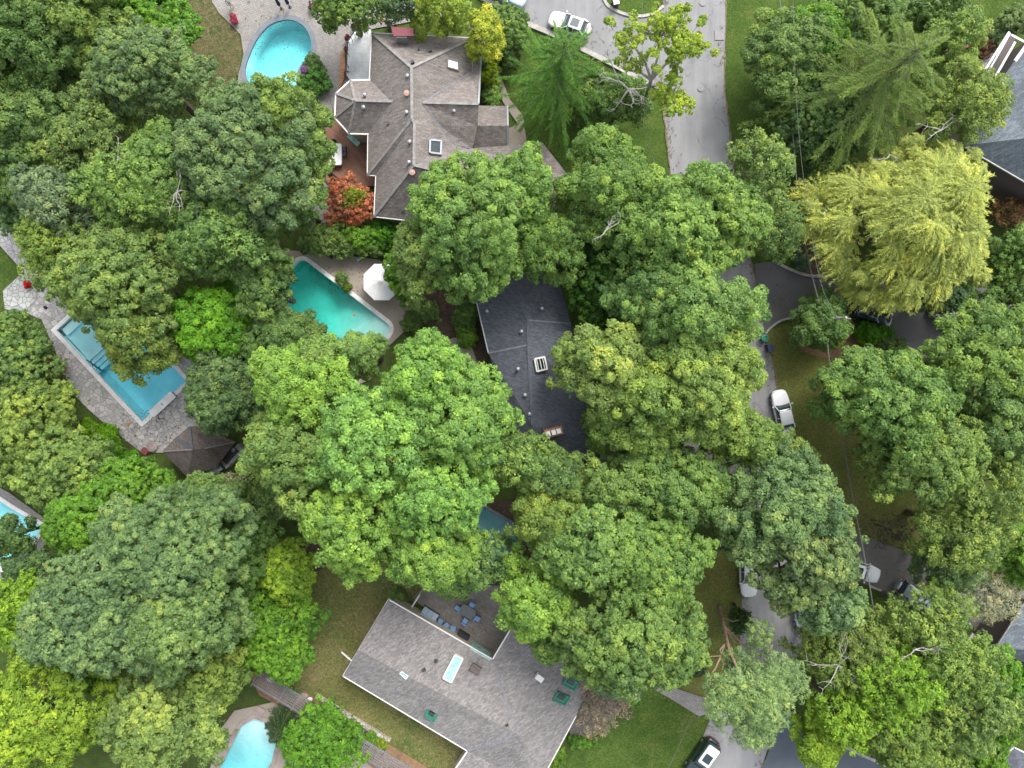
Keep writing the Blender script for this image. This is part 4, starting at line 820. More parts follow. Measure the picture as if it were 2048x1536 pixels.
def foliage_from_lobes(rng, lobes, st, rm, hue=.5, tall=1.0):
    tr, leaf, dens = st['tuft'], st['leaf'], st['dens']; P = []; O = []; LT = []
    for lx, ly, lz, lr in lobes:
        n = max(5, int(3.2 * (lr / tr) ** 2 * min(1.1, dens + .25)))
        i = np.arange(n) + .5; ph = np.arccos(1 - 1.35 * i / n); th = math.pi * (1 + 5 ** .5) * i + rng.uniform(0, 6)
        d = np.stack([np.cos(th) * np.sin(ph), np.sin(th) * np.sin(ph), np.cos(ph)], 1) + rng.normal(0, .14, (n, 3)); d = unit(d)
        rad = lr * rng.uniform(.72, 1.18, (n, 1)); q = d * rad * rng.choice([.86, 1, 1.14], (n, 1)); q[:, 2] *= st['sq']; ga = rng.uniform(0, 3.14); gs = rng.uniform(1.0, 1.45); gu = np.array([math.cos(ga), math.sin(ga), rng.uniform(-.25, .25)]); q += np.outer(q @ gu, gu) * (gs - 1) - np.outer(q @ np.array([-gu[1], gu[0], 0]), np.array([-gu[1], gu[0], 0])) * (1 - 1 / gs) * .7; P.append(q + np.array([lx, ly, lz])); O.append(d)
        LT.append(np.full(n, rng.normal(0, .1)) + rng.normal(0, .12, n))
    P = np.concatenate(P); O = np.concatenate(O); LT = np.concatenate(LT)
    trs = tr * rng.uniform(.7, 1.3, len(P)); nl = int(54 * dens * (tr / leaf / 1.85) ** 2)
    k = np.repeat(np.arange(len(P)), nl); n = len(k); d = unit(rng.normal(0, 1, (n, 3)) + O[k] * .9 + np.array([0, 0, .45]))
    rad = trs[k][:, None] * rng.uniform(.45, 1.08, (n, 1)) ** .6; off = d * rad; off[:, 2] *= .75; pos = P[k] + off
    nor = unit(d * .75 + rng.normal(0, .45, (n, 3)) + np.array([0, 0, .55])); tan = unit(d + rng.normal(0, .5, (n, 3)) - np.array([0, 0, .3]))
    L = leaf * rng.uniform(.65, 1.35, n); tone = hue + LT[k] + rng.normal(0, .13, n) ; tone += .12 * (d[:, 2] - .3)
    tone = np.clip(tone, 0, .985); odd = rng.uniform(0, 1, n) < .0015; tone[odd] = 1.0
    return pos, nor, tan, L, L * st['asp'], tone
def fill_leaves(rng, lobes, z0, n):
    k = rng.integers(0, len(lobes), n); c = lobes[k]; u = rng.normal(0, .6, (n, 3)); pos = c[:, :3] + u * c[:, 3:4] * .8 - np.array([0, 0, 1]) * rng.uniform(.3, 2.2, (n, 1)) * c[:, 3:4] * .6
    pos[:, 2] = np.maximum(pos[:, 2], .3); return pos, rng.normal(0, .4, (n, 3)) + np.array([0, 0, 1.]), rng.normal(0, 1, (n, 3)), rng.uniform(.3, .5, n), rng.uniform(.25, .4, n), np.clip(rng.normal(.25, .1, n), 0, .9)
def cat_(*t): return tuple(np.concatenate(x) for x in zip(*t))
def trunk_mesh(rng, root, base, top, lobes, r0, m, nb=14, name='trunk'):
    mb = MB(); b = Vector(base); t = Vector(top); mid = b.lerp(t, .5) + Vector((rng.uniform(-.2, .2), rng.uniform(-.2, .2), 0))
    mb.tube([b, b.lerp(mid, .5), mid, t], [r0 * 1.25, r0, r0 * .8, r0 * .45], 7)
    if lobes is not None and len(lobes):
        for i in rng.permutation(len(lobes))[:nb]:
            l = lobes[i]; s = b.lerp(t, float(rng.uniform(.45, .95))); e = Vector((float(l[0]), float(l[1]), float(l[2])))
            q = s.lerp(e, .5) + Vector((rng.uniform(-.3, .3), rng.uniform(-.3, .3), rng.uniform(-.4, .2))); mb.tube([s, q, e], [r0 * .32, r0 * .2, .03], 5)
            for _ in range(2):
                e2 = q.lerp(e, .6) + Vector((rng.normal(0, 1), rng.normal(0, 1), rng.uniform(0, .6))) * float(l[3]) * .7; mb.tube([q.lerp(e, .3), e2], [r0 * .12, .02], 4)
    return mb.build(name, M[m], root)
SEED = [11]
def tree(px, py, rx, ry, top, style, color, label, name='tree', cat='tree', hue=.5, gap=0.0, base=None, bark='bark', tr=None, spread=.42, dens=None, group=None):
    """px,py: centre of the crown where it shows; the crown stands at its real height"""
    SEED[0] += 1; rng = np.random.default_rng(SEED[0]); st = dict(STY[style])
    if dens: st['dens'] *= dens
    st['leaf'] *= rng.uniform(.84, 1.2); st['tuft'] *= rng.uniform(.85, 1.15); color = tuple(x * y for x, y in zip(color, (rng.uniform(.97, 1.07), rng.uniform(.96, 1.03), rng.uniform(.85, 1.15))))
    zm = top * .72; c = W(px, py, zm); f = (H - zm) / H * SC; RX, RY = rx * f, ry * f; z0 = top * (1 - spread); z0 = max(.25, z0)
    RX *= .99; RY *= .99
    if top > 8 and not gap: gap = {'airy': .13, 'maple': .04}.get(style, .0)
    lobes = crown_lobes(rng, c.x, c.y, RX, RY, z0, top, st['lobe'], st['jz'] * min(1, top / 10), gap)
    root = empty(name, (c.x, c.y, 0)); tag(root, label, cat, group)
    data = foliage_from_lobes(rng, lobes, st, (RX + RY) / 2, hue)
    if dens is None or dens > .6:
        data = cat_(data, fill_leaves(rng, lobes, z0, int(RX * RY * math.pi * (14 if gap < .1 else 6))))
    LEAVES[0] += len(data[0]); leaf_obj('crown' if cat == 'tree' else 'foliage', *data, root, color)
    trunk_mesh(rng, root, (c.x, c.y, 0), (c.x, c.y, top * .8), lobes, tr or max(.04, .022 * top + .01 * (RX + RY) / 2), bark, 14 if cat == 'tree' else 6, 'trunk' if cat == 'tree' else 'stem')
    return root
def strand_leaves(rng, starts, dirs, length, droop, leaf, per, width, hue, asp=.22, curve=None):
    """leafy shoots: points along drooping curves"""
    n = len(starts); k = np.repeat(np.arange(n), per); t = rng.uniform(0, 1, len(k)); Ls = length[k] * t
    D = dirs[k]; pos = starts[k] + D * Ls[:, None]; pos[:, 2] += droop[k] * t ** 2
    side = unit(np.cross(D, np.array([0, 0, 1.]))); w = width[k] * (1 - .55 * t)
    s = rng.uniform(-1, 1, len(k)); pos += side * (s * w)[:, None]; pos[:, 2] -= np.abs(s) * w * .35 + rng.uniform(0, .12, len(k))
    tan = D + side * (s * 1.1)[:, None]; tan[:, 2] += 2 * droop[k] * t / np.maximum(.3, length[k]) * .6
    nor = rng.normal(0, .35, (len(k), 3)) + np.array([0, 0, 1.]); L = leaf * rng.uniform(.7, 1.3, len(k))
    tone = hue + rng.normal(0, .13, n)[k] + rng.normal(0, .1, len(k)) + .15 * (t - .4); return pos, nor, tan, L, L * asp, np.clip(tone, 0, .98)
def conifer(px, py, top, rmax, color, label, nwh=22, per=70, name='spruce_tree', hue=.5, nb=11, base_z=1.6, droopk=.35, width=.33, lift=.25, power=.8, leaf=.26):
    """px,py: where the tip shows"""
    SEED[0] += 1; rng = np.random.default_rng(SEED[0]); c = W(px, py, top); root = empty(name, (c.x, c.y, 0)); tag(root, label, 'tree'); parts = []; mb = MB()
    mb.tube([(c.x, c.y, 0), (c.x, c.y, top * .5), (c.x, c.y, top - .2)], [.3, .18, .03], 8)
    for i in range(nwh):
        u = i / (nwh - 1); z = base_z + (top - base_z) * (u ** .9); r = rmax * (1 - u) ** power + .35
        m = max(4, int(nb * (1 - .35 * u))); a0 = rng.uniform(0, 6.28); ang = a0 + np.arange(m) * 6.283 / m + rng.normal(0, .12, m); ln = r * rng.uniform(.72, 1.15, m)
        st = np.tile(np.array([c.x, c.y, z]), (m, 1)) + rng.normal(0, .05, (m, 3)); D = np.stack([np.cos(ang), np.sin(ang), np.full(m, lift)], 1); dr = -ln * droopk * rng.uniform(.7, 1.3, m)
        parts.append(strand_leaves(rng, st, D, ln, dr, leaf, int(per * (.5 + r / rmax)), np.full(m, width) * (.5 + r / rmax), hue))
        for j in range(m):  # side shoots
            q = st[j] + D[j] * ln[j] * .45; q[2] += dr[j] * .2; ns = 4; ts = rng.uniform(.25, .85, ns); sp = st[j] + D[j] * (ln[j] * ts)[:, None]; sp[:, 2] += dr[j] * ts ** 2
            sg = rng.choice([-1, 1], ns); sa = ang[j] + sg * rng.uniform(.5, .9, ns); sD = np.stack([np.cos(sa), np.sin(sa), np.zeros(ns)], 1)
            parts.append(strand_leaves(rng, sp, sD, ln[j] * .3 * (1.1 - ts), -ln[j] * .1 * np.ones(ns), leaf * .9, int(per * .2), np.full(ns, width * .6), hue))
            p0 = Vector(st[j]); p1 = Vector(st[j] + D[j] * ln[j] * .5) + Vector((0, 0, dr[j] * .25)); p2 = Vector(st[j] + D[j] * ln[j] * .92) + Vector((0, 0, dr[j] * .85)); mb.tube([p0, p1, p2], [.05, .03, .01], 4)
    d = cat_(*parts); LEAVES[0] += len(d[0]); leaf_obj('crown', *d, root, color); mb.build('trunk', M['bark'], root); return root
def dead_branches(root, px, py, z, n, R_, seed, m='bark_grey', name='bare_branch', up=.5, th=.07):
    """pale bare limbs showing above the leaves"""
    rng = np.random.default_rng(seed); z -= .7; c = W(px, py, z); mb = MB()
    for i in range(n):
        a = rng.uniform(0, 6.28); L = R_ * rng.uniform(.5, 1.1); p = c - Vector((0, 0, 1.2)); d = Vector((math.cos(a), math.sin(a), up)); pts = [p]
        for k in range(3): d = (d + Vector((rng.normal(0, .3), rng.normal(0, .3), rng.normal(0, .15)))).normalized(); pts.append(pts[-1] + d * L / 3)
        mb.tube(pts, [th, th * .7, th * .45, th * .2], 5)
        for q in (1, 2, 2, 3, 3):
            e = d + Vector((rng.normal(0, .8), rng.normal(0, .8), rng.normal(.1, .25))); e.normalize(); l2 = L * rng.uniform(.2, .45); mb.tube([pts[q], pts[q] + e * l2 * .5, pts[q] + (e + Vector((rng.normal(0, .4), rng.normal(0, .4), 0))).normalized() * l2], [th * .4, th * .28, th * .12], 4)
    return mb.build(name, M[m], root)

# ------------------------------------------------------------------ trees
YG = (.24, .38, .085); YB = (.215, .33, .08); MG = (.185, .28, .075); MB_ = (.175, .265, .07); DG = (.14, .225, .06); BG = (.185, .27, .11); OL = (.21, .29, .07); OY = (.245, .335, .085); VG = (.15, .3, .035); VY = (.25, .38, .04); GG = (.21, .28, .135); DB = (.12, .2, .07)
TR = [
 # upper left
 (55, 85, 125, 125, 15, 'maple', DG, 'dark green tree filling the top left corner of the photo'),
 (178, 50, 95, 95, 14, 'maple', MB_, 'mid green tree at the top edge, second from the left corner'),
 (285, 45, 110, 85, 10, 'bush', VG, 'vivid green low tree at the top edge left of the brown lawn'),
 (60, 250, 115, 130, 13, 'maple', DG, 'dark tree at the left edge below the corner tree'),
 (35, 370, 80, 80, 9, 'bush', DB, 'very dark low tree at the left edge above the stone path'),
 (300, 150, 125, 90, 15, 'dense', BG, 'grey green rounded tree just left of the brown lawn'),
 (190, 285, 110, 85, 13.5, 'airy', OL, 'yellowish airy tree between the grey green tree and the left edge trees'),
 (492, 315, 138, 142, 17.5, 'dense', BG, 'big dense blue green tree covering the lower end of the kidney pool'),
 (568, 243, 76, 72, 15.5, 'maple', OL, 'yellow green tree overhanging the lower end of the kidney pool'),
 (622, 305, 40, 58, 12, 'maple', YB, 'small bright tree between the wooden deck and the big blue green tree'),
 (585, 400, 55, 55, 12, 'dense', DG, 'dark green tree left of the orange red maple'),
 (130, 400, 90, 85, 13, 'airy', GG, 'pale grey green tree above the stone path on the left'),
 (320, 370, 150, 110, 15.5, 'airy', (.21, .32, .08), 'fine leaved light green tree with bare twigs in the upper left group'),
 (120, 500, 80, 75, 12, 'airy', OL, 'olive tree overhanging the stone path on the left'),
 (455, 470, 110, 100, 14.5, 'airy', MG, 'mid green airy tree above the vivid green one'),
 (240, 560, 135, 110, 15, 'maple', OL, 'large olive tree leaning over the upper side of the long blue pool'),
 (285, 668, 62, 80, 13, 'maple', OL, 'olive tree overhanging the middle of the long blue pool'),
 (190, 588, 48, 48, 11, 'maple', OL, 'small olive tree crown over the step end of the long blue pool'),
 (428, 655, 85, 90, 10.5, 'maple', (.13, .29, .02), 'vivid lime green tree between the long blue pool and the teal pool'),
 (532, 582, 50, 68, 11, 'maple', DG, 'dark olive tree overhanging the left end of the teal pool'),
 (578, 674, 62, 54, 10, 'maple', DG, 'dark olive tree overhanging the lower side of the teal pool'),
 (458, 783, 88, 74, 12, 'maple', DB, 'dark bluish tree right of the fountain wall of the long pool'),
 (525, 700, 70, 60, 9, 'bush', DG, 'dark low tree between the lime green tree and the bright maples'),
 # centre bright maples
 (605, 770, 100, 85, 16.5, 'maple', YG, 'bright green maple crown just below the left part of the teal pool'),
 (655, 722, 52, 42, 13, 'maple', YB, 'bright green maple bough covering the lower left corner of the teal pool'),
 (858, 765, 92, 84, 17, 'maple', YG, 'bright green maple crown between the teal pool and the slate roof'),
 (722, 708, 40, 40, 13, 'maple', YB, 'small bright maple bough hanging over the shallow end of the teal pool'),
 (920, 845, 115, 105, 16.5, 'maple', YG, 'bright green maple crown touching the left side of the slate roof'),
 (600, 905, 105, 95, 16, 'maple', YB, 'bright green maple crown right of the pavilion roof'),
 (755, 890, 130, 110, 18.5, 'maple', YG, 'tallest bright maple crown in the middle of the maple group'),
 (730, 1040, 125, 100, 17, 'maple', YG, 'bright green maple crown hanging over the dry lawn'),
 (865, 985, 108, 90, 17.5, 'maple', YG, 'brightest maple crown left of the hidden cyan pool'),
 (860, 1090, 100, 75, 15.5, 'maple', YB, 'bright maple crown above the pale roof with the terrace'),
 (1035, 915, 78, 48, 13, 'airy', MG, 'mid green tree below the brick chimney of the slate roof'),
 (960, 1115, 60, 58, 12, 'airy', MG, 'mid green tree partly covering the hidden cyan pool', dict(gap=.35)),
 (560, 985, 55, 55, 9, 'airy', MG, 'thin green tree with bare twigs left of the bright maple over the dry lawn', dict(dens=.7)),
 (905, 1145, 65, 42, 10, 'maple', MB_, 'darker green crown at the upper edge of the terrace'),
 # upper centre
 (955, 440, 125, 140, 16, 'maple', YB, 'large leafy tree between the grey brown house and the slate roof'),
 (1048, 402, 58, 100, 14, 'maple', YB, 'green tree over the right wing of the grey brown house'),
 (860, 520, 75, 80, 12, 'maple', OL, 'olive tree right of the white parasol'),
 (805, 545, 35, 52, 6, 'bush', VG, 'vivid green shrub touching the white parasol'),
 (1100, 500, 70, 70, 13, 'airy', MG, 'green tree above the top edge of the slate roof'),
 (1215, 375, 100, 105, 14.5, 'maple', MG, 'rounded mid green tree below the lawn with the spruce'),
 (1340, 450, 130, 110, 15.5, 'maple', YB, 'large light green tree whose crown overhangs the middle of the road'),
 (1440, 440, 85, 90, 14.5, 'maple', YB, 'light green tree crown crossing the road above the dark driveway'),
 (1230, 560, 100, 95, 9, 'bush', (.05, .13, .015), 'dark green low tree right of the slate roof'),
 (1392, 630, 116, 108, 16.5, 'maple', YB, 'large light green tree left of the dark driveway entrance'),
 (1232, 850, 62, 48, 11, 'maple', MG, 'mid green tree over the lower right corner of the slate roof'),
 (1300, 590, 90, 80, 13.5, 'maple', MG, 'mid green tree behind the slate roof and the road'),
 (1398, 768, 110, 115, 16, 'maple', OY, 'yellowish green tree with bare twigs left of the white parked car'),
 (1208, 738, 92, 90, 14.5, 'maple', OY, 'yellowish green tree covering the right side of the slate roof'),
 (1290, 800, 108, 95, 15, 'maple', OY, 'yellowish tree between the slate roof and the big roadside tree'),
 (1520, 350, 62, 85, 12, 'airy', OL, 'olive tree crossed by the overhead cable above the road bend', dict(dens=.85)),
 (1555, 460, 45, 60, 10, 'airy', MG, 'thin green tree on the lawn strip below the olive tree', dict(dens=.5)),
 (1482, 878, 78, 46, 12, 'maple', OL, 'green tree crown over the rear of the white parked car'),
 (1572, 908, 46, 40, 11, 'maple', OL, 'small green crown right below the white parked car'),
 # lower centre
 (1105, 955, 66, 45, 12, 'maple', MB_, 'mid green tree just below the slate roof'),
 (1215, 972, 88, 60, 13, 'maple', MB_, 'mid green tree below the slate roof toward the road'),
 (1340, 972, 110, 88, 13.5, 'maple', MB_, 'darker green tree left of the grey green tree by the road'),
 (1100, 1045, 72, 75, 14, 'maple', OL, 'green tree right of the hidden cyan pool'),
 (1180, 1080, 110, 90, 16, 'maple', YB, 'bright green tree in the lower centre group'),
 (1300, 1120, 115, 105, 16.5, 'dense', MG, 'dense green tree left of the white car under the trees'),
 (1265, 1260, 150, 120, 17, 'dense', MG, 'very dense rounded tree above the green front lawn'),
 (1225, 1330, 75, 55, 14, 'dense', BG, 'blue green dense crown above the brownish shrub'),
 (1070, 1190, 75, 75, 14, 'maple', YG, 'bright yellow green tree over the right side of the terrace'),
 (1105, 1275, 45, 35, 10, 'maple', MG, 'small green crown overhanging the pale grey roof'),
 (1570, 1010, 120, 105, 15.5, 'maple', BG, 'large grey green tree on the right side of the road'),
 (1603, 1110, 98, 103, 16, 'maple', BG, 'large grey green tree hiding the white car on the brown driveway'),
 (1650, 1203, 74, 56, 14, 'maple', BG, 'grey green crown hanging over the right edge of the lower road'),
 (1500, 1078, 60, 45, 14, 'maple', BG, 'grey green crown above the white car on the lower road'),
 # right side
 (1780, 810, 120, 105, 14.5, 'maple', MG, 'green tree right of the olive lawn'),
 (1850, 910, 120, 100, 14, 'maple', MG, 'green tree at the lower part of the right hand group'),
 (1960, 720, 110, 110, 14, 'maple', MG, 'green tree at the right edge below the silver car'),
 (2000, 850, 95, 100, 13.5, 'maple', MG, 'mid green tree at the right edge, middle of the photo'),
 (1950, 970, 100, 90, 13, 'airy', OL, 'olive green tree at the right edge below the middle'),
 (1720, 745, 55, 48, 10, 'maple', MG, 'small green crown crossed by the overhead cable right of the olive lawn'),
 (1930, 1060, 100, 75, 12.5, 'airy', OL, 'airy green tree above the grey wispy tree at the right'),
 (2035, 1110, 40, 60, 8, 'bush', VG, 'vivid green shrub tree at the right edge'),
 (1572, 110, 82, 85, 9, 'maple', MB_, 'blue green tree on the lawn strip at the top right of the road'),
 (1625, 85, 70, 85, 8, 'bush', VG, 'vivid green low tree behind the overhead cable'),
 (1640, 230, 90, 100, 7.5, 'bush', DB, 'dark bluish low tree under the big larch'),
 (1740, 20, 100, 55, 9, 'bush', MG, 'green low tree at the top edge above the larch'),
 (1925, 210, 75, 85, 12, 'airy', OY, 'yellow olive tree in front of the blue grey roof'),
 (1900, 90, 55, 60, 11, 'airy', OY, 'yellow olive crown at the upper end of the larch'),
 (1870, 20, 80, 45, 9, 'bush', DG, 'dark green tree at the top edge right of the larch'),
 (2040, 530, 50, 80, 9, 'bush', DG, 'dark green tree at the right edge beside the willow'),
 (2015, 620, 65, 55, 9, 'airy', DG, 'dark airy tree at the right edge above the silver car'),
 (1645, 642, 50, 52, 7, 'maple', DG, 'small dark green tree by the pale utility pole'),
 (1880, 590, 60, 40, 7, 'bush', DB, 'dark low tree under the right end of the willow'),
 # lower right
 (1660, 1310, 65, 60, 10, 'airy', OL, 'thin olive tree next to the right side of the lower road', dict(dens=.9)),
 (1730, 1300, 75, 80, 11, 'airy', OL, 'olive tree above the pale bare limbs in the lower right', dict(dens=.9)),
 (1790, 1370, 90, 90, 13, 'airy', VY, 'yellow green tree in the middle of the lower right group'),
 (1860, 1240, 90, 70, 11.5, 'airy', OY, 'yellow green airy tree over the end of the brown driveway', dict(dens=.8)),
 (1900, 1330, 95, 85, 12.5, 'airy', OL, 'olive green tree left of the speckled grey roof'),
 (1940, 1420, 100, 80, 12.5, 'airy', OL, 'olive green tree at the right above the dark corner roof'),
 (1690, 1430, 70, 60, 10.5, 'airy', VY, 'bright yellow green tree at the right edge of the slate driveway'),
 (1800, 1460, 85, 75, 12, 'airy', OL, 'olive tree at the bottom edge right of the slate driveway'),
 (1635, 1480, 45, 42, 8, 'maple', VY, 'small yellow green crown above the slate driveway'),
 (1870, 1500, 90, 65, 11, 'airy', OY, 'yellow green tree at the bottom edge left of the corner roof'),
 (2020, 1390, 55, 85, 9, 'bush', VG, 'vivid green tree at the right edge below the speckled roof'),
 (1950, 1500, 60, 50, 8, 'bush', VG, 'vivid green low tree at the bottom edge by the corner roof'),
 # lower left
 (350, 1090, 150, 110, 17, 'dense', BG, 'upper crown of the huge grey green tree in the lower left'),
 (210, 1220, 150, 130, 17.5, 'dense', BG, 'left crown of the huge grey green tree in the lower left'),
 (370, 1230, 120, 110, 17, 'dense', BG, 'right crown of the huge grey green tree in the lower left'),
 (185, 1040, 92, 76, 10, 'bush', VG, 'vivid green tree right of the bright cyan pool at the left edge'),
 (265, 985, 78, 66, 8, 'bush', VG, 'vivid green tree below the lime shrubs by the red chair'),
 (420, 1005, 72, 55, 11, 'maple', MB_, 'mid green tree just below the brown pavilion'),
 (90, 1425, 130, 120, 14, 'airy', VY, 'bright yellow green tree in the bottom left corner', dict(dens=1.5)),
 (30, 1235, 80, 75, 10, 'airy', VY, 'yellow green tree at the left edge below the pool', dict(dens=1.4)),
 (180, 1330, 60, 50, 9, 'bush', VG, 'vivid green low tree under the huge grey green tree'),
 (325, 1435, 128, 105, 13, 'maple', OY, 'pale green tree at the bottom edge left of the small pool'),
 (430, 1340, 80, 60, 11, 'maple', OL, 'olive green tree below the huge grey green tree'),
 (572, 1140, 62, 65, 7, 'bush', VY, 'yellow green small tree beside the dry lawn'),
 (550, 1270, 95, 85, 8, 'bush', VG, 'vivid green wide tree on the left of the dry lawn'),
 (470, 1090, 60, 100, 10, 'bush', DG, 'dark green tree between the huge tree and the yellow green small one'),
 (640, 1488, 76, 66, 6, 'bush', VG, 'round vivid green bush tree between the two slatted pergolas'),
 (22, 1072, 36, 36, 7, 'maple', DB, 'dark tree overhanging the bright cyan pool at the left edge', dict(dens=.8)),
 (52, 1132, 46, 28, 6, 'maple', DB, 'dark low tree at the lower end of the bright cyan pool'),
 # left hedge mass
 (28, 712, 75, 78, 7, 'bush', MG, 'green hedge tree at the left edge beside the stone patio'),
 (40, 850, 92, 95, 8.5, 'bush', OY, 'olive yellow rounded tree at the left edge, middle height'),
 (105, 815, 36, 48, 4, 'shrub', MG, 'green shrub along the curved edge of the stone patio'),
 (118, 935, 100, 78, 8, 'bush', OY, 'olive yellow rounded tree below and right of the left edge one'),
 (10, 915, 80, 50, 8, 'bush', OY, 'olive yellow tree just above the bright cyan pool'),
 # top centre
 (700, 20, 75, 38, 8, 'bush', MG, 'green tree at the top edge between the patio and the house'),
 (812, 8, 50, 34, 8, 'airy', BG, 'bluish green tree at the top edge above the maroon chimney cap'),
 (1010, 60, 50, 45, 4, 'shrub', MG, 'green shrub between the grey brown house and the pale driveway'),
 (1240, 200, 60, 45, 7, 'airy', MG, 'green tree below the pale driveway beside the bare white limbs'),
 (1200, 190, 50, 45, 5, 'bush', MG, 'green shrub right of the spruce on the front lawn'),
]
for t in TR:
    kw = dict(t[8]) if len(t) > 8 else {}
    if t[0] > 1640 and t[1] > 1200 and t[5] == 'airy': kw.update(gap=.24)
    nm = 'maple_tree' if t[5] == 'maple' else ('bush_tree' if t[5] in ('bush', 'shrub') else ('linden_tree' if t[5] == 'dense' else 'locust_tree'))
    rt = tree(t[0], t[1], t[2], t[3], t[4], t[5], t[6], t[7], nm, **kw)
    if 'bare twigs' in t[7]: dead_branches(rt, t[0] + 20, t[1] + 5, t[4] + .9, 5, 1.9, t[0], th=.05)
for (x, y, z, n_, R_, w) in [(1690, 1340, 11.5, 8, 3.2, 0), (1845, 1310, 12.8, 3, 2.6, 1), (1215, 455, 15.5, 4, 2.2, 2), (1265, 372, 14.5, 4, 2.2, 3), (380, 440, 15, 5, 2.2, 4), (220, 305, 14.5, 4, 1.8, 5), (660, 975, 13, 5, 2.5, 6), (1900, 250, 12, 4, 2.2, 7)]:
    own = min([o for o in C.objects if o.parent is None and o.get('category') == 'tree'], key=lambda o: (Vector(o.location).xy - W(x, y, z).xy).length); dead_branches(own, x, y, z, n_, R_, 100 + w, th=.06, up=.25)
# yellow flowering trees and the sparse roadside tree
rt = tree(885, 30, 65, 42, 9, 'airy', (.27, .36, .05), 'yellow tinged tree over the top edge of the grey brown house', 'maple_tree', hue=.55)
rt = tree(972, 75, 32, 45, 8, 'airy', (.36, .4, .05), 'yellow leaved tree at the upper right corner of the grey brown house', 'maple_tree', hue=.6, dens=.8)
dead_branches(rt, 952, 50, 8.6, 3, 2.0, 5, th=.09)
sp = empty('sparse_tree', W(1297, 215)); tag(sp, 'sparse yellowing tree with pale bare limbs reaching over the road', 'tree')
rng = np.random.default_rng(77); lb = []
for (x, y, z, n, s) in [(1265, 65, 13, 9, 38), (1320, 45, 14, 12, 42), (1370, 75, 14, 13, 40), (1400, 85, 13, 5, 22), (1310, 100, 13, 5, 40), (1345, 100, 14, 7, 35), (1350, 205, 11, 12, 22), (1345, 145, 12, 3, 18), (1330, 175, 11, 5, 18), (1250, 130, 10, 6, 35), (1365, 30, 13, 4, 18)]:
    for _ in range(int(n * 1.7)):
        c = W(x + rng.normal(0, s * .62), y + rng.normal(0, s * .5), z + rng.normal(0, .7)); lb.append((c.x, c.y, c.z, rng.uniform(.14, .38)))
lb = np.array(lb); st = dict(STY['maple']); st['tuft'] = .24; st['leaf'] = .17
d = foliage_from_lobes(rng, lb, st, 4, .55); LEAVES[0] += len(d[0]); leaf_obj('crown', *d, sp, (.3, .38, .05))
mb = MB(); b0 = W(1288, 215, 0); t0 = W(1302, 160, 9); mb.tube([b0, b0.lerp(t0, .5), t0], [.3, .24, .16], 8)
hubs = [W(1265, 90, 11.5), W(1318, 75, 12.5), (W(1365, 90, 12.5)), W(1345, 190, 10), W(1250, 140, 9.5)]
for h_ in hubs: mb.tube([t0 if h_ is not hubs[3] else b0.lerp(t0, .8), t0.lerp(h_, .5) + Vector((.2, .1, .3)), h_], [.14, .1, .06], 6)
for l in lb:
    e = Vector(l[:3]); h_ = min(hubs, key=lambda q: (q - e).length); mb.tube([h_, h_.lerp(e, .5) + Vector((rng.normal(0, .2), rng.normal(0, .2), .1)), e], [.045, .03, .015], 4)
mb.build('trunk', M['bark_grey'], sp)
dead_branches(sp, 1262, 168, 9.5, 7, 4.2, 31, th=.11, up=.15)
# willow
SEED[0] += 1; rng = np.random.default_rng(5)
wl = empty('willow_tree', W(1810, 430, 0) * (60 / 72)); 
c = W(1832, 435, 10); wl.location = (c.x, c.y, 0); tag(wl, 'large pale yellow green willow with drooping streaky foliage at the right', 'tree')
f = (H - 10) / H * SC; lb = crown_lobes(rng, c.x, c.y, 198 * f, 168 * f, 4.5, 13.5, .2, 1.9, .0); parts = []; mass = []
for lx, ly, lz, lr in lb:
    ns = int(46 * lr); a = rng.uniform(0, 6.28, ns); el = rng.uniform(.0, 1.0, ns); st_ = np.stack([lx + np.cos(a) * lr * .5 * el, ly + np.sin(a) * lr * .5 * el, lz + lr * .7 * (1 - .4 * el ** 2)], 1)
    oc = math.atan2(ly - c.y, lx - c.x); D = np.stack([np.cos(a) * .8 + .35 * math.cos(oc) - .12, np.sin(a) * .5 + .35 * math.sin(oc) - .25, np.full(ns, .15)], 1); D = unit(D)
    parts.append(strand_leaves(rng, st_, D, lr * rng.uniform(.7, 1.4, ns), -lr * rng.uniform(.5, 1.4, ns), .3, 42, np.full(ns, .2), .5 + rng.normal(0, .05), .26))
d = cat_(*parts, fill_leaves(rng, lb, 5, 9000)); LEAVES[0] += len(d[0]); leaf_obj('crown', *d, wl, (.5, .51, .14)); trunk_mesh(rng, wl, (c.x, c.y, 0), (c.x, c.y, 10), lb, .5, 'bark', 20)
dead_branches(wl, 1795, 300, 13, 2, 1.8, 9, th=.05)
# conifers
conifer(1130, 84, 13.5, 6.6, (.12, .26, .035), 'tall spruce with long drooping boughs next to the white car in the driveway', nwh=13, per=330, droopk=.36, nb=8, width=.25, power=.62, base_z=2.2, leaf=.2, hue=.5)
conifer(1850, 88, 17, 10.0, (.2, .28, .06), 'wide larch with long airy feathery boughs in the upper right', nwh=11, per=380, name='larch_tree', nb=8, droopk=.25, width=.42, lift=.12, power=.55, base_z=4, leaf=.26)
conifer(1400, 1345, 5, 1.6, (.05, .1, .04), 'small conifer half hidden between the dense tree and the lower lawn', nwh=9, per=40, width=.25)
# dark conifer boughs over the small bottom pool
conifer(545, 1480, 5.5, 1.7, (.05, .1, .03), 'small dark conifer at the upper right side of the small turquoise pool', nwh=9, per=60, width=.3)
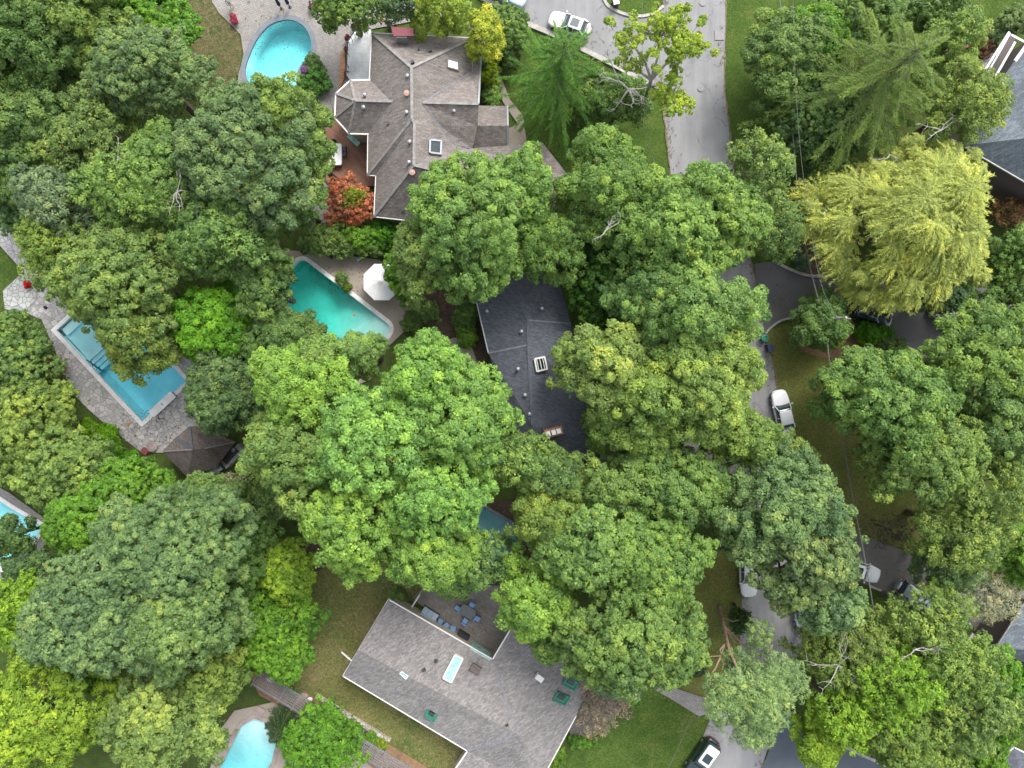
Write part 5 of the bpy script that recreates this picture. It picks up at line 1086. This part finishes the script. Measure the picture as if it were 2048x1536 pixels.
# scots pine by the lower road
pn = empty('pine_tree', W(1438, 1215)); tag(pn, 'pale green pine with orange limbs leaning over the lower road', 'tree'); rng = np.random.default_rng(41); lb = []
for (x, y, z, n, sx, sy) in [(1490, 1400, 13, 26, 66, 40), (1510, 1460, 12.5, 8, 26, 24), (1450, 1380, 12, 7, 28, 22), (1545, 1350, 11, 8, 26, 30), (1525, 1278, 9, 3, 10, 14), (1480, 1330, 9, 4, 22, 18), (1580, 1370, 10, 5, 10, 25), (1530, 1410, 13, 8, 30, 22), (1500, 1345, 10, 4, 20, 12)]:
    for _ in range(n): c = W(x + rng.uniform(-sx, sx), y + rng.uniform(-sy, sy), z + rng.normal(0, .5)); lb.append((c.x, c.y, c.z, rng.uniform(.6, 1.1)))
lb = np.array(lb); st = dict(STY['wisp']); st['tuft'] = .42; st['leaf'] = .26; st['dens'] = 1.0; st['sq'] = .45; d = foliage_from_lobes(rng, lb, st, 4, .5); LEAVES[0] += len(d[0]); leaf_obj('crown', *d, pn, (.27, .36, .15))
mb = MB(); mb.tube([W(1438, 1215, 0), W(1446, 1245, 4), W(1457, 1295, 8), W(1475, 1340, 11), W(1495, 1385, 12.5)], [.26, .2, .14, .1, .05], 8)
for (p0, pts) in [((1447, 1250, 4.5), [(1470, 1285, 6.5), (1490, 1290, 7), (1506, 1302, 7.5)]), ((1447, 1250, 4.5), [(1480, 1283, 6), (1505, 1284, 6.2)]), ((1452, 1285, 7), [(1440, 1300, 8), (1442, 1312, 8.3), (1412, 1313, 8.5)]), ((1452, 1285, 7), [(1440, 1312, 8.3), (1448, 1328, 9), (1444, 1340, 9.4)]),
                  ((1457, 1298, 8), [(1462, 1320, 9), (1458, 1345, 10)]), ((1460, 1305, 8.5), [(1472, 1330, 10), (1478, 1352, 11)]), ((1448, 1270, 6), [(1465, 1300, 8), (1478, 1325, 9.5)]), ((1440, 1232, 2.5), [(1465, 1243, 4), (1478, 1240, 4.4)]), ((1444, 1255, 4.5), [(1460, 1268, 5.4), (1468, 1265, 5.7)]),
                  ((1500, 1300, 7.5), [(1530, 1318, 8.5), (1560, 1345, 10)]), ((1522, 1312, 8.4), [(1545, 1290, 8.8), (1540, 1298, 9)]), ((1442, 1312, 8.3), [(1430, 1338, 9), (1425, 1345, 9.4)])]:
    P = [W(*p0)] + [W(*q) for q in pts]; mb.tube(P, [.085 - .018 * k for k in range(len(P))], 6)
mb.build('trunk', M['bark_orange'], pn)
# red maple, wispy trees, shrubs
tree(700, 402, 46, 50, 4.5, 'shrub', (.62, .21, .1), 'small orange red Japanese maple at the corner of the grey brown roof', 'japanese_maple', hue=.42, gap=.12)
tree(708, 398, 30, 18, 4.9, 'airy', (.2, .24, .02), 'thin yellow green shrub growing through the orange red maple', 'shrub', 'shrub', dens=.5)
tree(1200, 1412, 62, 60, 4.5, 'wisp', (.38, .28, .22), 'pinkish brown wispy shrub at the right end of the pale grey roof', 'smoke_bush', 'shrub', dens=.75)
tree(1975, 1180, 66, 68, 6, 'wisp', (.42, .42, .26), 'wispy grey beige tree at the right edge above the brick pillars', 'smoke_tree', dens=.8)
tree(1895, 1130, 52, 48, 9, 'airy', (.17, .26, .1), 'soft pale green tree beside the wispy grey beige one', 'locust_tree')
tree(458, 972, 34, 22, 4.5, 'wisp', (.4, .38, .22), 'creamy plumed shrub right below the pavilion', 'shrub', 'shrub')
tree(1645, 378, 38, 36, 4, 'bush', (.1, .17, .11), 'small blue grey shrub beside the garden bed left of the willow', 'shrub', 'shrub')
tree(1607, 523, 14, 14, 1.5, 'shrub', (.16, .24, .14), 'tiny blue green shrub at the corner of the dark driveway', 'shrub', 'shrub')
tree(978, 146, 19, 25, 2.5, 'shrub', (.24, .3, .01), 'lime yellow shrub at the right end of the grey brown roof', 'shrub', 'shrub')
tree(968, 120, 9, 22, 3, 'shrub', DG, 'narrow dark shrub between the roof end and the lime yellow shrub', 'shrub', 'shrub')
tree(1010, 110, 30, 26, 2.5, 'shrub', (.09, .15, .04), 'hydrangea bush with pale blooms left of the spruce', 'shrub', 'shrub')
tree(985, 185, 16, 30, 1.6, 'shrub', MG, 'low green planting along the front path', 'shrub', 'shrub')
tree(1175, 215, 30, 45, 3, 'shrub', MG, 'green shrub under the right boughs of the spruce', 'shrub', 'shrub')
tree(627, 163, 30, 32, 1.6, 'shrub', (.1, .22, .04), 'oval flower bed shrub in the notch of the kidney pool', 'shrub', 'shrub')
tree(626, 130, 14, 20, 1.3, 'shrub', DG, 'darker top part of the planting by the kidney pool', 'shrub', 'shrub')
tree(612, 140, 8, 6, 1.5, 'shrub', (.32, .12, .42), 'purple flower clump beside the kidney pool', 'flower_clump', 'flowers')
for k, (x, y) in enumerate([(665, 470), (720, 475), (775, 470), (640, 488)]):
    tree(x, y, 42, 24, 3.2, 'shrub', (MG, VG, (.07, .2, .01), MG)[k], ['hedge bush at the left of the row under the red maple', 'hedge bush right below the orange red maple', 'brightest hedge bush near the lower corner of the grey brown roof', 'hedge bush at the left end above the teal pool patio'][k], 'hedge_bush', 'hedge', group='hedge bushes below the house')
tree(690, 490, 60, 18, 2.5, 'shrub', MG, 'long dark hedge directly above the teal pool patio', 'hedge_bush', 'hedge', group='hedge bushes below the house')
tree(735, 492, 45, 18, 2.5, 'shrub', DG, 'dark hedge section directly left of the vivid shrub by the parasol', 'hedge_bush', 'hedge', group='hedge bushes below the house')
for k, (x, y, c_) in enumerate([(180, 865, (.16, .3, .01)), (215, 870, (.14, .3, .01)), (262, 925, (.1, .26, .01)), (290, 945, MG), (235, 905, (.1, .22, .02))]):
    tree(x, y, 20, 22, 1.8, 'shrub', c_, ['lime ground shrub highest along the stone patio edge', 'lime ground shrub in the middle along the stone patio edge', 'lime shrub right below the dark red chair', 'green shrub between the dark red chair and the pavilion', 'mid green shrub left of the dark red chair'][k], 'shrub', 'shrub')
tree(98, 738, 28, 22, 2.5, 'wisp', (.35, .16, .12), 'pinkish seed plumes on the hedge beside the stone patio', 'shrub', 'shrub', dens=.5)
tree(1745, 668, 42, 17, 1.5, 'shrub', (.1, .26, .01), 'vivid green low hedge along the kerb below the black car', 'hedge', 'hedge')
tree(1786, 690, 30, 14, 1.5, 'shrub', DG, 'dark low hedge at the end of the vivid one by the kerb', 'hedge', 'hedge')
tree(683, 558, 10, 14, 1.4, 'shrub', DG, 'small dark bush at the edge of the teal pool', 'shrub', 'shrub')
tree(930, 632, 24, 30, 2.2, 'shrub', DG, 'dark shrub against the left side of the slate roof', 'shrub', 'shrub')
tree(935, 672, 18, 20, 1.5, 'shrub', VG, 'bright green shrub below the dark one by the slate roof', 'shrub', 'shrub')
tree(825, 640, 18, 24, 1.5, 'shrub', DG, 'dark shrub at the right end of the teal pool patio', 'shrub', 'shrub')
tree(855, 625, 22, 20, 1.2, 'shrub', MG, 'low green planting in the soil right of the teal pool patio', 'shrub', 'shrub')
tree(792, 1195, 16, 14, .8, 'shrub', MG, 'low green plants at the upper corner of the pale roof', 'shrub', 'shrub')
tree(1266, 1395, 12, 14, 1.0, 'shrub', VG, 'clipped green bush at the corner of the green front lawn', 'shrub', 'shrub')
tree(1165, 1485, 26, 9, .7, 'shrub', VG, 'clipped green edging hedge in the V shaped bed', 'shrub', 'shrub')
tree(1112, 1520, 16, 26, .8, 'shrub', (.14, .25, .03), 'light green plants along the lower right eave of the pale roof', 'shrub', 'shrub')
tree(704, 1455, 8, 12, .8, 'shrub', (.3, .36, .04), 'lime hosta in the raised bed nearest the mulch', 'hosta', 'plant')
tree(738, 1475, 12, 12, .9, 'shrub', VG, 'green plant in the middle raised bed', 'hosta', 'plant')
tree(760, 1492, 10, 14, .8, 'shrub', (.25, .33, .03), 'yellow green plant in the lowest raised bed', 'hosta', 'plant')
for k, (x, y, r_) in enumerate([(562, 1368, 7), (578, 1378, 8), (590, 1386, 7)]): tree(x, y, r_, r_, .7, 'shrub', MG, ['round shrub at the top of the rockery by the pergola', 'round shrub in the middle of the rockery by the pergola', 'round shrub at the lower end of the rockery by the pergola'][k], 'shrub', 'shrub', group='rockery shrubs')
tree(570, 1426, 12, 11, 1.6, 'shrub', (.28, .34, .2), 'pale silvery shrub between pergola and small pool', 'shrub', 'shrub')
tree(2030, 40, 30, 30, 3, 'shrub', BG, 'blue green shrub above the blue grey house', 'shrub', 'shrub')
tree(1998, 72, 16, 14, 2, 'shrub', BG, 'small blue green shrub by the terrace of the blue grey house', 'shrub', 'shrub')
tree(1965, 95, 26, 20, 1.5, 'shrub', (.18, .1, .05), 'rusty brown shrub at the corner of the upper right lawn', 'shrub', 'shrub')
tree(2030, 425, 40, 26, 3, 'wisp', (.26, .15, .08), 'reddish brown shrub between the willow and the right edge', 'shrub', 'shrub')
tree(1780, 1060, 48, 30, 4, 'wisp', (.14, .12, .09), 'brownish thin shrub above the brown driveway', 'shrub', 'shrub', dens=.35)
tree(1480, 1240, 15, 22, 4, 'airy', (.05, .1, .02), 'dark thin bough beside the pine limbs', 'shrub', 'shrub', dens=.6)

# planters
for (x, y, r_, m_, col_, lab) in [(470, 41, .4, 'terracotta', (.35, .05, .1), 'planter with pink flowers on the edge of the kidney pool patio'), (628, 16, .35, 'metal_dark', (.12, .05, .05), 'dark planter near the top edge right of the closed parasols'),
        (696, 148, .22, 'metal_dark', (.2, .04, .04), 'dark flower pot lowest on the balcony edge'), (695, 104, .25, 'metal_dark', (.18, .03, .05), 'dark flower pot in the middle of the balcony edge'), (697, 79, .25, 'metal_dark', (.18, .03, .05), 'dark flower pot at the upper bend of the balcony edge'), (712, 61, .25, 'metal_dark', (.18, .03, .05), 'dark flower pot at the top of the balcony edge'),
        (59, 570, .35, 'metal_dark', (.6, .01, .01), 'dark pot with bright red flowers on the pale flagstones'), (695, 575, .5, 'metal_dark', (.14, .2, .02), 'large black pot with yellow green plant beside the teal pool'), (573, 521, .45, 'metal_dark', DG, 'black planter at the upper left corner of the teal pool'), (816, 600, .4, 'umber', (.12, .05, .03), 'brown planter at the right end of the pool concrete')]:
    e_, p_ = pot(x, y, r_, m_, None, lab); rng = np.random.default_rng(int(x)); lb = np.array([(p_.x + rng.normal(0, r_ * .3), p_.y + rng.normal(0, r_ * .3), .65 + rng.uniform(-.05, .1), r_ * .6) for _ in range(4)])
    st = dict(STY['shrub']); st['tuft'] = .16; st['leaf'] = .1; d = foliage_from_lobes(rng, lb, st, 1, .5); leaf_obj('flowers', *d, e_, col_)

# ------------------------------------------------------------------ cars
def loft(st, cap=True):
    mb = MB(); n = len(st[0]); vs = [v for s in st for v in s]; fs = [(i * n + k, i * n + (k + 1) % n, (i + 1) * n + (k + 1) % n, (i + 1) * n + k) for i in range(len(st) - 1) for k in range(n)]
    fs += [tuple(range(n - 1, -1, -1)), tuple((len(st) - 1) * n + k for k in range(n))]; return mb.add(vs, fs)
def sub(o, lv=1):
    m = o.modifiers.new('smooth', 'SUBSURF'); m.levels = lv; m.render_levels = lv; return o
def car(name, label, px, py, ang, paint, suv=False, sunroof=False, Lc=4.7, Wc=1.86, roofp=None, rear_dark=False):
    p = W(px, py, .8); r = empty(name, (p.x, p.y, .1), 0); tag(r, label, 'car'); k = Lc / 4.7; hh = 1.12 if suv else 1.0; top = (1.68 if suv else 1.43)
    X = [-2.35, -2.25, -1.95, -1.3, -.4, .7, 1.35, 1.9, 2.22, 2.35]; Wd = [.42, .68, .85, .91, .93, .93, .91, .84, .66, .36]; Hd = [.62, .86, .96, .98, .98, .97, .92, .84, .74, .6]
    st = []
    for x, w, h in zip(X, Wd, Hd):
        h *= hh; w *= Wc / 1.86; st.append([(x * k, -w * .94, .28), (x * k, -w, .55), (x * k, -w * .96, h * .9), (x * k, -w * .8, h), (x * k, 0, h + .05), (x * k, w * .8, h), (x * k, w * .96, h * .9), (x * k, w, .55), (x * k, w * .94, .28)])
    body = sub(loft(st).build('body', M[paint], r, False, True), 2)
    xr, xf = (-2.1, .92) if suv else (-1.85, .85); tr_, tf = (-1.85, .3) if suv else (-1.3, .2); z0 = .93 * hh; wb, wt = .84, .66 + (.04 if suv else 0)
    def ring(x0, x1, w, z, rr=.16):
        q = rcorner([(x0, -w), (x1, -w), (x1, w), (x0, w)], rr, 3); return [(a * k, b, z - .03 * abs(b) ** 2) for a, b in q]
    loft([ring(xr, xf, wb, z0), ring(tr_ - .02, tf + .02, wt + .02, top - .03)]).build('window', M['glass_car'], r, False, True)
    q = [ring(tr_ + .0, tf - .02, wt, top - .03), ring(tr_ + .05, tf - .08, wt - .06, top + .02)]; rf = loft(q).build('roof', M[roofp or paint], r, False, True)
    for s in (-1, 1):
        mb = MB(); mb.beam((xf * k - .08, s * (wb - .05), z0), (tf * k, s * (wt - .02), top - .02), .07, .06); mb.build('pillar', M[paint], r, False); mb = MB(); mb.beam((xr * k + .1, s * (wb - .06), z0), (tr_ * k + .02, s * (wt - .02), top - .02), .16, .06); mb.build('pillar', M[paint], r, False); mb = MB(); mb.beam(((xr + xf) / 2 * k, s * (wb + .01), z0), ((tr_ + tf) / 2 * k, s * (wt + .02), top - .03), .06, .04)
        mb.build('pillar', M[paint], r, False)
    if sunroof: MB().prism([(-.95 * k, -.42), (-.05 * k, -.42), (-.05 * k, .42), (-.95 * k, .42)], top - .02, top + .035).build('sunroof', M['glass_car'], rf, False)
    for x in (1.45, -1.4):
        for s in (-1, 1):
            w_ = empty_wheel(r, x * k, s * .8 * Wc / 1.86)
    for s in (-1, 1):
        MB().lathe((2.06 * k, s * .56, .7 * hh), [(.02, -.08), (.13, -.06), (.13, .04), (.02, .07)], 10, 1.0, 1.2).build('headlight', M['lamp_clear'], r, False, True)
        MB().box((-2.16 * k, s * .55, .82 * hh), (.12, .26, .12), -s * .5).build('tail_light', M['lamp_red'], r, False)
        MB().box((.72 * k, s * 1.0, 1.0 * hh), (.14, .2, .12), 0, .8).build('mirror', M[paint], r, False)
    r.rotation_euler = (0, 0, ang); return r
_wm = []
def empty_wheel(r, x, y):
    if not _wm:
        mb = MB(); n = 18; vs = []
        for (rad, yy) in [(.2, -.11), (.31, -.11), (.33, -.07), (.33, .07), (.31, .11), (.2, .11)]:
            for i in range(n): a = 2 * math.pi * i / n; vs.append((rad * math.cos(a), yy, rad * math.sin(a)))
        fs = [(i * n + k, i * n + (k + 1) % n, (i + 1) * n + (k + 1) % n, (i + 1) * n + k) for i in range(5) for k in range(n)] + [tuple(range(n)), tuple(5 * n + k for k in range(n - 1, -1, -1))]
        mb.add(vs, fs); o = mb.build('wheel', M['tyre'], r, False); _wm.append(o.data)
    else: o = bpy.data.objects.new('wheel', _wm[0]); C.objects.link(o); o.parent = r
    o.location = (x, y, .33)
    h_ = MB(); n = 10; vs = [(0.19 * math.cos(2 * math.pi * i / n), s * .125, .19 * math.sin(2 * math.pi * i / n)) for s in (-1, 1) for i in range(n)]; h_.add(vs, [tuple(range(n)), tuple(range(2 * n - 1, n - 1, -1))] + [(i, (i + 1) % n, n + (i + 1) % n, n + i) for i in range(n)]); q = h_.build('rim', M['metal'], o, False); return o
def pxang(x0, y0, x1, y1): return math.atan2(-(y1 - y0), x1 - x0)
car('parked_car', 'white car with sunroof parked nose left on the pale driveway by the spruce', 1140, 49, pxang(1178, 62, 1102, 34), 'car_white', sunroof=True, Lc=4.6)
car('parked_car', 'pale blue car half cut off by the top edge on the pale driveway', 1010, -16, pxang(970, -34, 1050, 4), 'car_blue', suv=True, Lc=4.8)
car('parked_car', 'black car parked on the dark driveway partly under the willow', 1742, 628, pxang(1715, 616, 1785, 637), 'car_black', suv=True, Lc=4.7)
car('parked_car', 'white sedan parked on the right verge of the road', 1566, 824, pxang(1572, 860, 1556, 785), 'car_white', Lc=4.75)
car('parked_car', 'white car on the lower road with only its nose out from the grey green tree', 1497, 1151, pxang(1497, 1110, 1500, 1190), 'car_white', Lc=4.6)
car('parked_car', 'white car on the brown driveway with its front sticking out of the tree', 1717, 1140, pxang(1680, 1128, 1756, 1152), 'car_white', suv=True, sunroof=True, Lc=4.7)
car('parked_car', 'black car with white roof and sunroof at the bottom edge of the road', 1404, 1516, pxang(1430, 1478, 1372, 1560), 'car_black', suv=True, sunroof=True, roofp='car_white', Lc=4.8)
car('parked_car', 'silver car at the lower end of the brown driveway under thin branches', 1832, 1192, pxang(1800, 1170, 1870, 1215), 'car_silver', suv=True, Lc=4.7)
car('parked_car', 'white car mostly hidden by leaves right of the willow', 1900, 634, pxang(1870, 615, 1935, 655), 'car_white', Lc=4.6)
car('parked_car', 'car fully shaded beneath the grey green tree on the lower road', 1606, 1222, pxang(1600, 1180, 1610, 1260), 'car_silver', Lc=4.5)

# ------------------------------------------------------------------ bins, poles, cables, small things
r = empty('wheelie_bin', W(1529, 676)); tag(r, 'green round lidded bin at the road edge by the dark driveway', 'bin'); p = W(1529, 676, .8)
MB().lathe((p.x, p.y, .1), [(.26, 0), (.34, .8)], 16).build('body', M['bin_green'], r); MB().lathe((p.x, p.y, .9), [(.38, 0), (.38, .06), (.2, .1), (.19, .02), (.01, .02)], 16).build('lid', M['bin_green'], r)
for k, (x, y, lab) in enumerate([(1541, 696, 'dark blue bin on the verge just below the green one'), (1232, 3, 'dark bin with white lid at the top edge beside the pale driveway')]):
    p = W(x, y, .9); r = empty('wheelie_bin', (p.x, p.y, 0)); tag(r, lab, 'bin')
    MB().box((p.x, p.y, .55), (.5, .6, .9), .2, 1.1).build('body', M['bin_navy' if k == 0 else 'metal_dark'], r); MB().box((p.x, p.y, 1.03), (.6, .72, .07), .2).build('lid', M['bin_navy' if k == 0 else 'white'], r)
    MB().beam((p.x - .25, p.y + .38, .98), (p.x + .25, p.y + .38, .98), .05, .05).build('handle', M['metal_dark'], r)
    for s in (-1, 1): MB().lathe((p.x + s * .22, p.y + .3, .02), [(.12, 0), (.12, .16)], 10).build('wheel', M['tyre'], r)
b0 = W(1609, 651); ul = empty('utility_pole', b0); tag(ul, 'pale wooden utility pole rising through the small dark tree by the driveway', 'pole')
MB().tube([b0, b0 + Vector((0, 0, 9.0))], [.17, .1], 8).build('pole', M['wood_pale'], ul)
MB().box(b0 + Vector((.0, 0, 1.3)), (.4, .4, .7), .2).build('meter_box', M['metal'], ul)
MB().beam(b0 + Vector((-.7, .1, 8.4)), b0 + Vector((.7, -.1, 8.4)), .1, .1).build('crossarm', M['wood_grey'], ul)
b1 = W(1467, 1208); lp = empty('lamp_post', b1); tag(lp, 'thin black lamp post on the left verge of the lower road', 'street lamp')
MB().tube([b1, b1 + Vector((0, 0, 6.1))], [.11, .08], 8).build('pole', M['metal_dark'], lp); MB().lathe(b1 + Vector((0, 0, 6.05)), [(.05, 0), (.2, .1), (.22, .35), (.05, .5)], 10).build('lantern', M['metal_dark'], lp)
MB().lathe(b1, [(.2, 0), (.2, .3), (.11, .5)], 10).build('base', M['metal_dark'], lp)
M['cable_grey'] = plain('cable_grey', (.16, .16, .16), .7)
def cable(pts, rad, label, m='cable_grey'):
    P = [W(*q) for q in pts]; S = smoothpoly([(q.x, q.y) for q in P], 5, False); n = len(S); L = len(P) - 1
    Z = [P[min(L, i // 5)].z + (P[min(L, i // 5 + 1)].z - P[min(L, i // 5)].z) * (i % 5) / 5 for i in range(n)]
    o = MB().tube([(s[0], s[1], z) for s, z in zip(S, Z)], rad, 5).build('overhead_cable', M[m], loc=(P[0].x, P[0].y, 0)); return tag(o, label, 'cable')
cable([(1553, -120, 7), (1560, 0, 6.4), (1571, 130, 6), (1585, 260, 5.9), (1600, 430, 5.9), (1625, 555, 6), (1650, 645, 6.1), (1660, 730, 5.9), (1685, 880, 5.5), (1708, 1010, 5.4), (1730, 1120, 5.4), (1752, 1250, 5.8), (1775, 1400, 6.2)], .055, 'thick grey overhead cable running down the right side of the road')
cable([(1585, -60, 8.6), (1590, 150, 8.4), (1605, 340, 8.4), (1640, 560, 8.7), (1680, 640, 8.9)], .018, 'thin overhead wire right of the thick cable in the upper right')
cable([(1300, 1600, 6), (1340, 1530, 6), (1368, 1470, 6), (1400, 1405, 6.2), (1440, 1330, 6.5)], .02, 'thin overhead wire crossing the green front lawn')
cable([(1284, -40, 7), (1287, 200, 6.4), (1300, 290, 6.4), (1318, 350, 6.6)], .02, 'thin overhead wire above the lawn left of the road')
p = W(760, 32, 1); r = empty('patio_screen', (p.x, p.y, 0)); tag(r, 'small brown wooden arbour with white top at the upper left house corner', 'arbour')
MB().beam(W(752, 42, 2), W(775, 42, 2), .15, .15).build('beam', M['deck_o'], r); MB().beam(W(776, 40, 1.1), W(778, 52, 1.1), .3, 2.0).build('post', M['wall_dark'], r); MB().box(W(786, 43, 2.2), (.7, .5, .1)).build('roof', M['white'], r)
for k, (x, y, m_, sz, lab) in enumerate([(41, 620, 'metal', (.9, .55, .5), 'dark grey storage bench on the edge of the pale flagstones'), (91, 615, 'navy', (.3, .25, .3), 'small black object lying on the stone patio left of the long pool'), (257, 847, 'umber', (.35, .3, .15), 'small orange item on the stone patio below the long pool'),
        (290, 903, 'maroon', (.8, .6, .5), 'dark red patio chair at the lower tip of the stone patio'), (659, 519 - 8, 'metal_dark', (.6, .4, .6), 'dark box against the hedge above the teal pool'), (717, 518, 'car_silver', (.5, .5, .6), 'pale pump box against the hedge above the teal pool'), (725, 741, 'canvas', (.7, .6, .4), 'white lounger end peeking out below the teal pool'),
        (932, 692, 'metal_dark', (.5, .5, .7), 'black kettle grill on the small patio by the slate roof'), (305, 893, 'brown_cop', (.9, .6, .5), 'round stone fire bowl at the lower tip of the stone patio')]):
    p = W(x, y, sz[2] * .7); r = empty(['storage_bench', 'garden_bag', 'toy', 'patio_chair', 'storage_box', 'pump_box', 'sun_lounger', 'kettle_grill', 'fire_bowl'][k], (p.x, p.y, .1)); tag(r, lab, ['bench', 'bag', 'toy', 'chair', 'box', 'box', 'lounger', 'grill', 'fire bowl'][k])
    if k in (7, 8): MB().lathe((p.x, p.y, .1), [(sz[0] * .3, 0), (sz[0] * .6, sz[2] * .7), (sz[0] * .62, sz[2] * .8), (sz[0] * .3, sz[2])], 14).build('bowl', M[m_], r)
    else:
        MB().box((p.x, p.y, .1 + sz[2] * .4), (sz[0], sz[1], sz[2] * .8), -.6, .95).build('body', M[m_], r); MB().box((p.x, p.y, .1 + sz[2] * .86), (sz[0] * .95, sz[1] * .95, sz[2] * .1), -.6, .9).build('lid' if k != 3 else 'backrest', M[m_], r)
rng = np.random.default_rng(3)
for k in range(7):
    x, y = 545 + k * 12.5 + rng.uniform(-2, 2), 1358 + k * 6.6 + rng.uniform(-3, 3); p = W(x, y); s = rng.uniform(.3, .6)
    mb = MB(); mb.lathe((p.x, p.y, .1), [(s * .8, 0), (s, s * .3), (s * .6, s * .6), (.02, s * .65)], 7, 1, .7); tag(mb.build('rock', M[['white_cop', 'stone_path', 'brown_cop'][k % 3]], loc=(p.x, p.y, .1)), 'rock %s in the rockery beside the left pergola' % ['highest up', 'second from the top', 'third from the top', 'in the very middle', 'third from the bottom', 'second from the bottom', 'lowest down'][k], 'rock', 'rocks in the rockery')

# ------------------------------------------------------------------ the person at the top edge
def person(px, py, rz):
    g = W(px, py); r = empty('person', (g.x, g.y, .1), rz); tag(r, 'person in white clothes standing barefoot at the top edge of the pool patio', 'person')
    J = dict(pel=(0, 0, .95), chest=(0, .02, 1.32), neck=(0, .0, 1.5), head=(0, -.02, 1.62), crown=(0, 0, 1.74), lh=(.1, 0, .9), lk=(.12, -.03, .48), la=(.14, .02, .08), lt=(.16, -.16, .03), rh=(-.1, 0, .9), rk=(-.12, -.08, .48), ra=(-.14, -.06, .08), rt=(-.16, -.24, .03),
             ls=(.19, .02, 1.42), le=(.27, .03, 1.14), lw=(.24, -.14, .93), lf=(.23, -.22, .86), rs=(-.19, .02, 1.42), re=(-.28, .0, 1.15), rw=(-.26, -.12, .92), rf=(-.25, -.2, .85))
    rad = dict(pel=.15, chest=.16, neck=.06, head=.1, crown=.07, lh=.1, lk=.065, la=.045, lt=.035, ls=.07, le=.045, lw=.032, lf=.028)
    ks = list(J); me = bpy.data.meshes.new('body'); E = [('pel', 'chest'), ('chest', 'neck'), ('neck', 'head'), ('head', 'crown')]
    for s in 'lr': E += [('pel', s + 'h'), (s + 'h', s + 'k'), (s + 'k', s + 'a'), (s + 'a', s + 't'), ('chest', s + 's'), (s + 's', s + 'e'), (s + 'e', s + 'w'), (s + 'w', s + 'f')]
    hand = {}
    for s, sx in (('l', 1), ('r', -1)):
        for i in range(5):
            k = s + 'finger%d' % i; b = Vector(J[s + 'f']); J[k] = tuple(b + Vector((sx * (-.03 + .018 * i) if i < 4 else -sx * .05, -.03 - .01 * (i in (1, 2)), -.07 if i < 4 else -.02))); rad[k] = .009; E.append((s + 'f', k)); ks.append(k)
    me.from_pydata([J[k] for k in ks], [(ks.index(a), ks.index(b)) for a, b in E], []); o = bpy.data.objects.new('body', me); C.objects.link(o); o.parent = r; me.materials.append(M['skin'])
    o.modifiers.new('skin', 'SKIN'); 
    for i, k in enumerate(ks): v = rad.get(k) or rad.get('l' + k[1:]); me.skin_vertices[0].data[i].radius = (v, v * .9)
    me.skin_vertices[0].data[0].use_root = True; o.modifiers.new('sub', 'SUBSURF').levels = 1; o.modifiers['sub'].render_levels = 2
    MB().lathe((0, .01, 1.62), [(.1, 0), (.118, .06), (.1, .13), (.03, .17)], 12).build('hair', M['hair'], r, False, True)
    MB().lathe((0, .02, .92), [(.17, 0), (.18, .15), (.2, .4), (.2, .5), (.1, .57)], 14, 1.05, .78).build('shirt', M['canvas'], r, False, True)
    mb = MB()
    for s in (-1, 1): mb.tube([(s * .1, -.01, .95), (s * .125, -.03, .5)], [.125, .11], 10)
    mb.build('shorts', M['canvas'], r, False, True)
    mb = MB()
    for s in (-1, 1): mb.tube([(s * .19, .02, 1.43), (s * .25, .03, 1.22)], [.09, .075], 8)
    mb.build('sleeve', M['canvas'], r, False, True)
    return r
person(466, 16, R(10))
rng = np.random.default_rng(8); pp = []
for L_, sg in ((ROAD_L, 1), (ROAD_R, -1)):
    Q = smoothpoly(L_, 6, False)
    for _ in range(900):
        q = Q[int(rng.uniform(0, len(Q) - 1))]; w = W(q[0] + sg * abs(rng.normal(0, 9)) - sg * 2, q[1] + rng.uniform(-12, 12)); pp.append((w.x, w.y, .2))
for (x, y, sx, sy, n) in [(1200, 90, 80, 40, 120), (1600, 600, 60, 30, 120), (1790, 1130, 50, 40, 120), (300, 860, 60, 40, 160), (560, 60, 70, 60, 90), (700, 560, 80, 30, 90), (930, 1230, 50, 40, 120), (1640, 1500, 50, 30, 60)]:
    for _ in range(n): w = W(x + rng.uniform(-sx, sx), y + rng.uniform(-sy, sy)); pp.append((w.x, w.y, .2))
pp = np.array(pp); n = len(pp); lit = leaf_obj('leaf_litter', pp, rng.normal(0, .2, (n, 3)) + np.array([0, 0, 1.]), rng.normal(0, 1, (n, 3)), rng.uniform(.1, .22, n), rng.uniform(.08, .15, n), rng.uniform(.1, .9, n), None, (.2, .16, .06))
tag(lit, 'scattered fallen leaves along the road edges and on the paving', 'leaves', kind='stuff')
print('LEAVES', LEAVES[0])
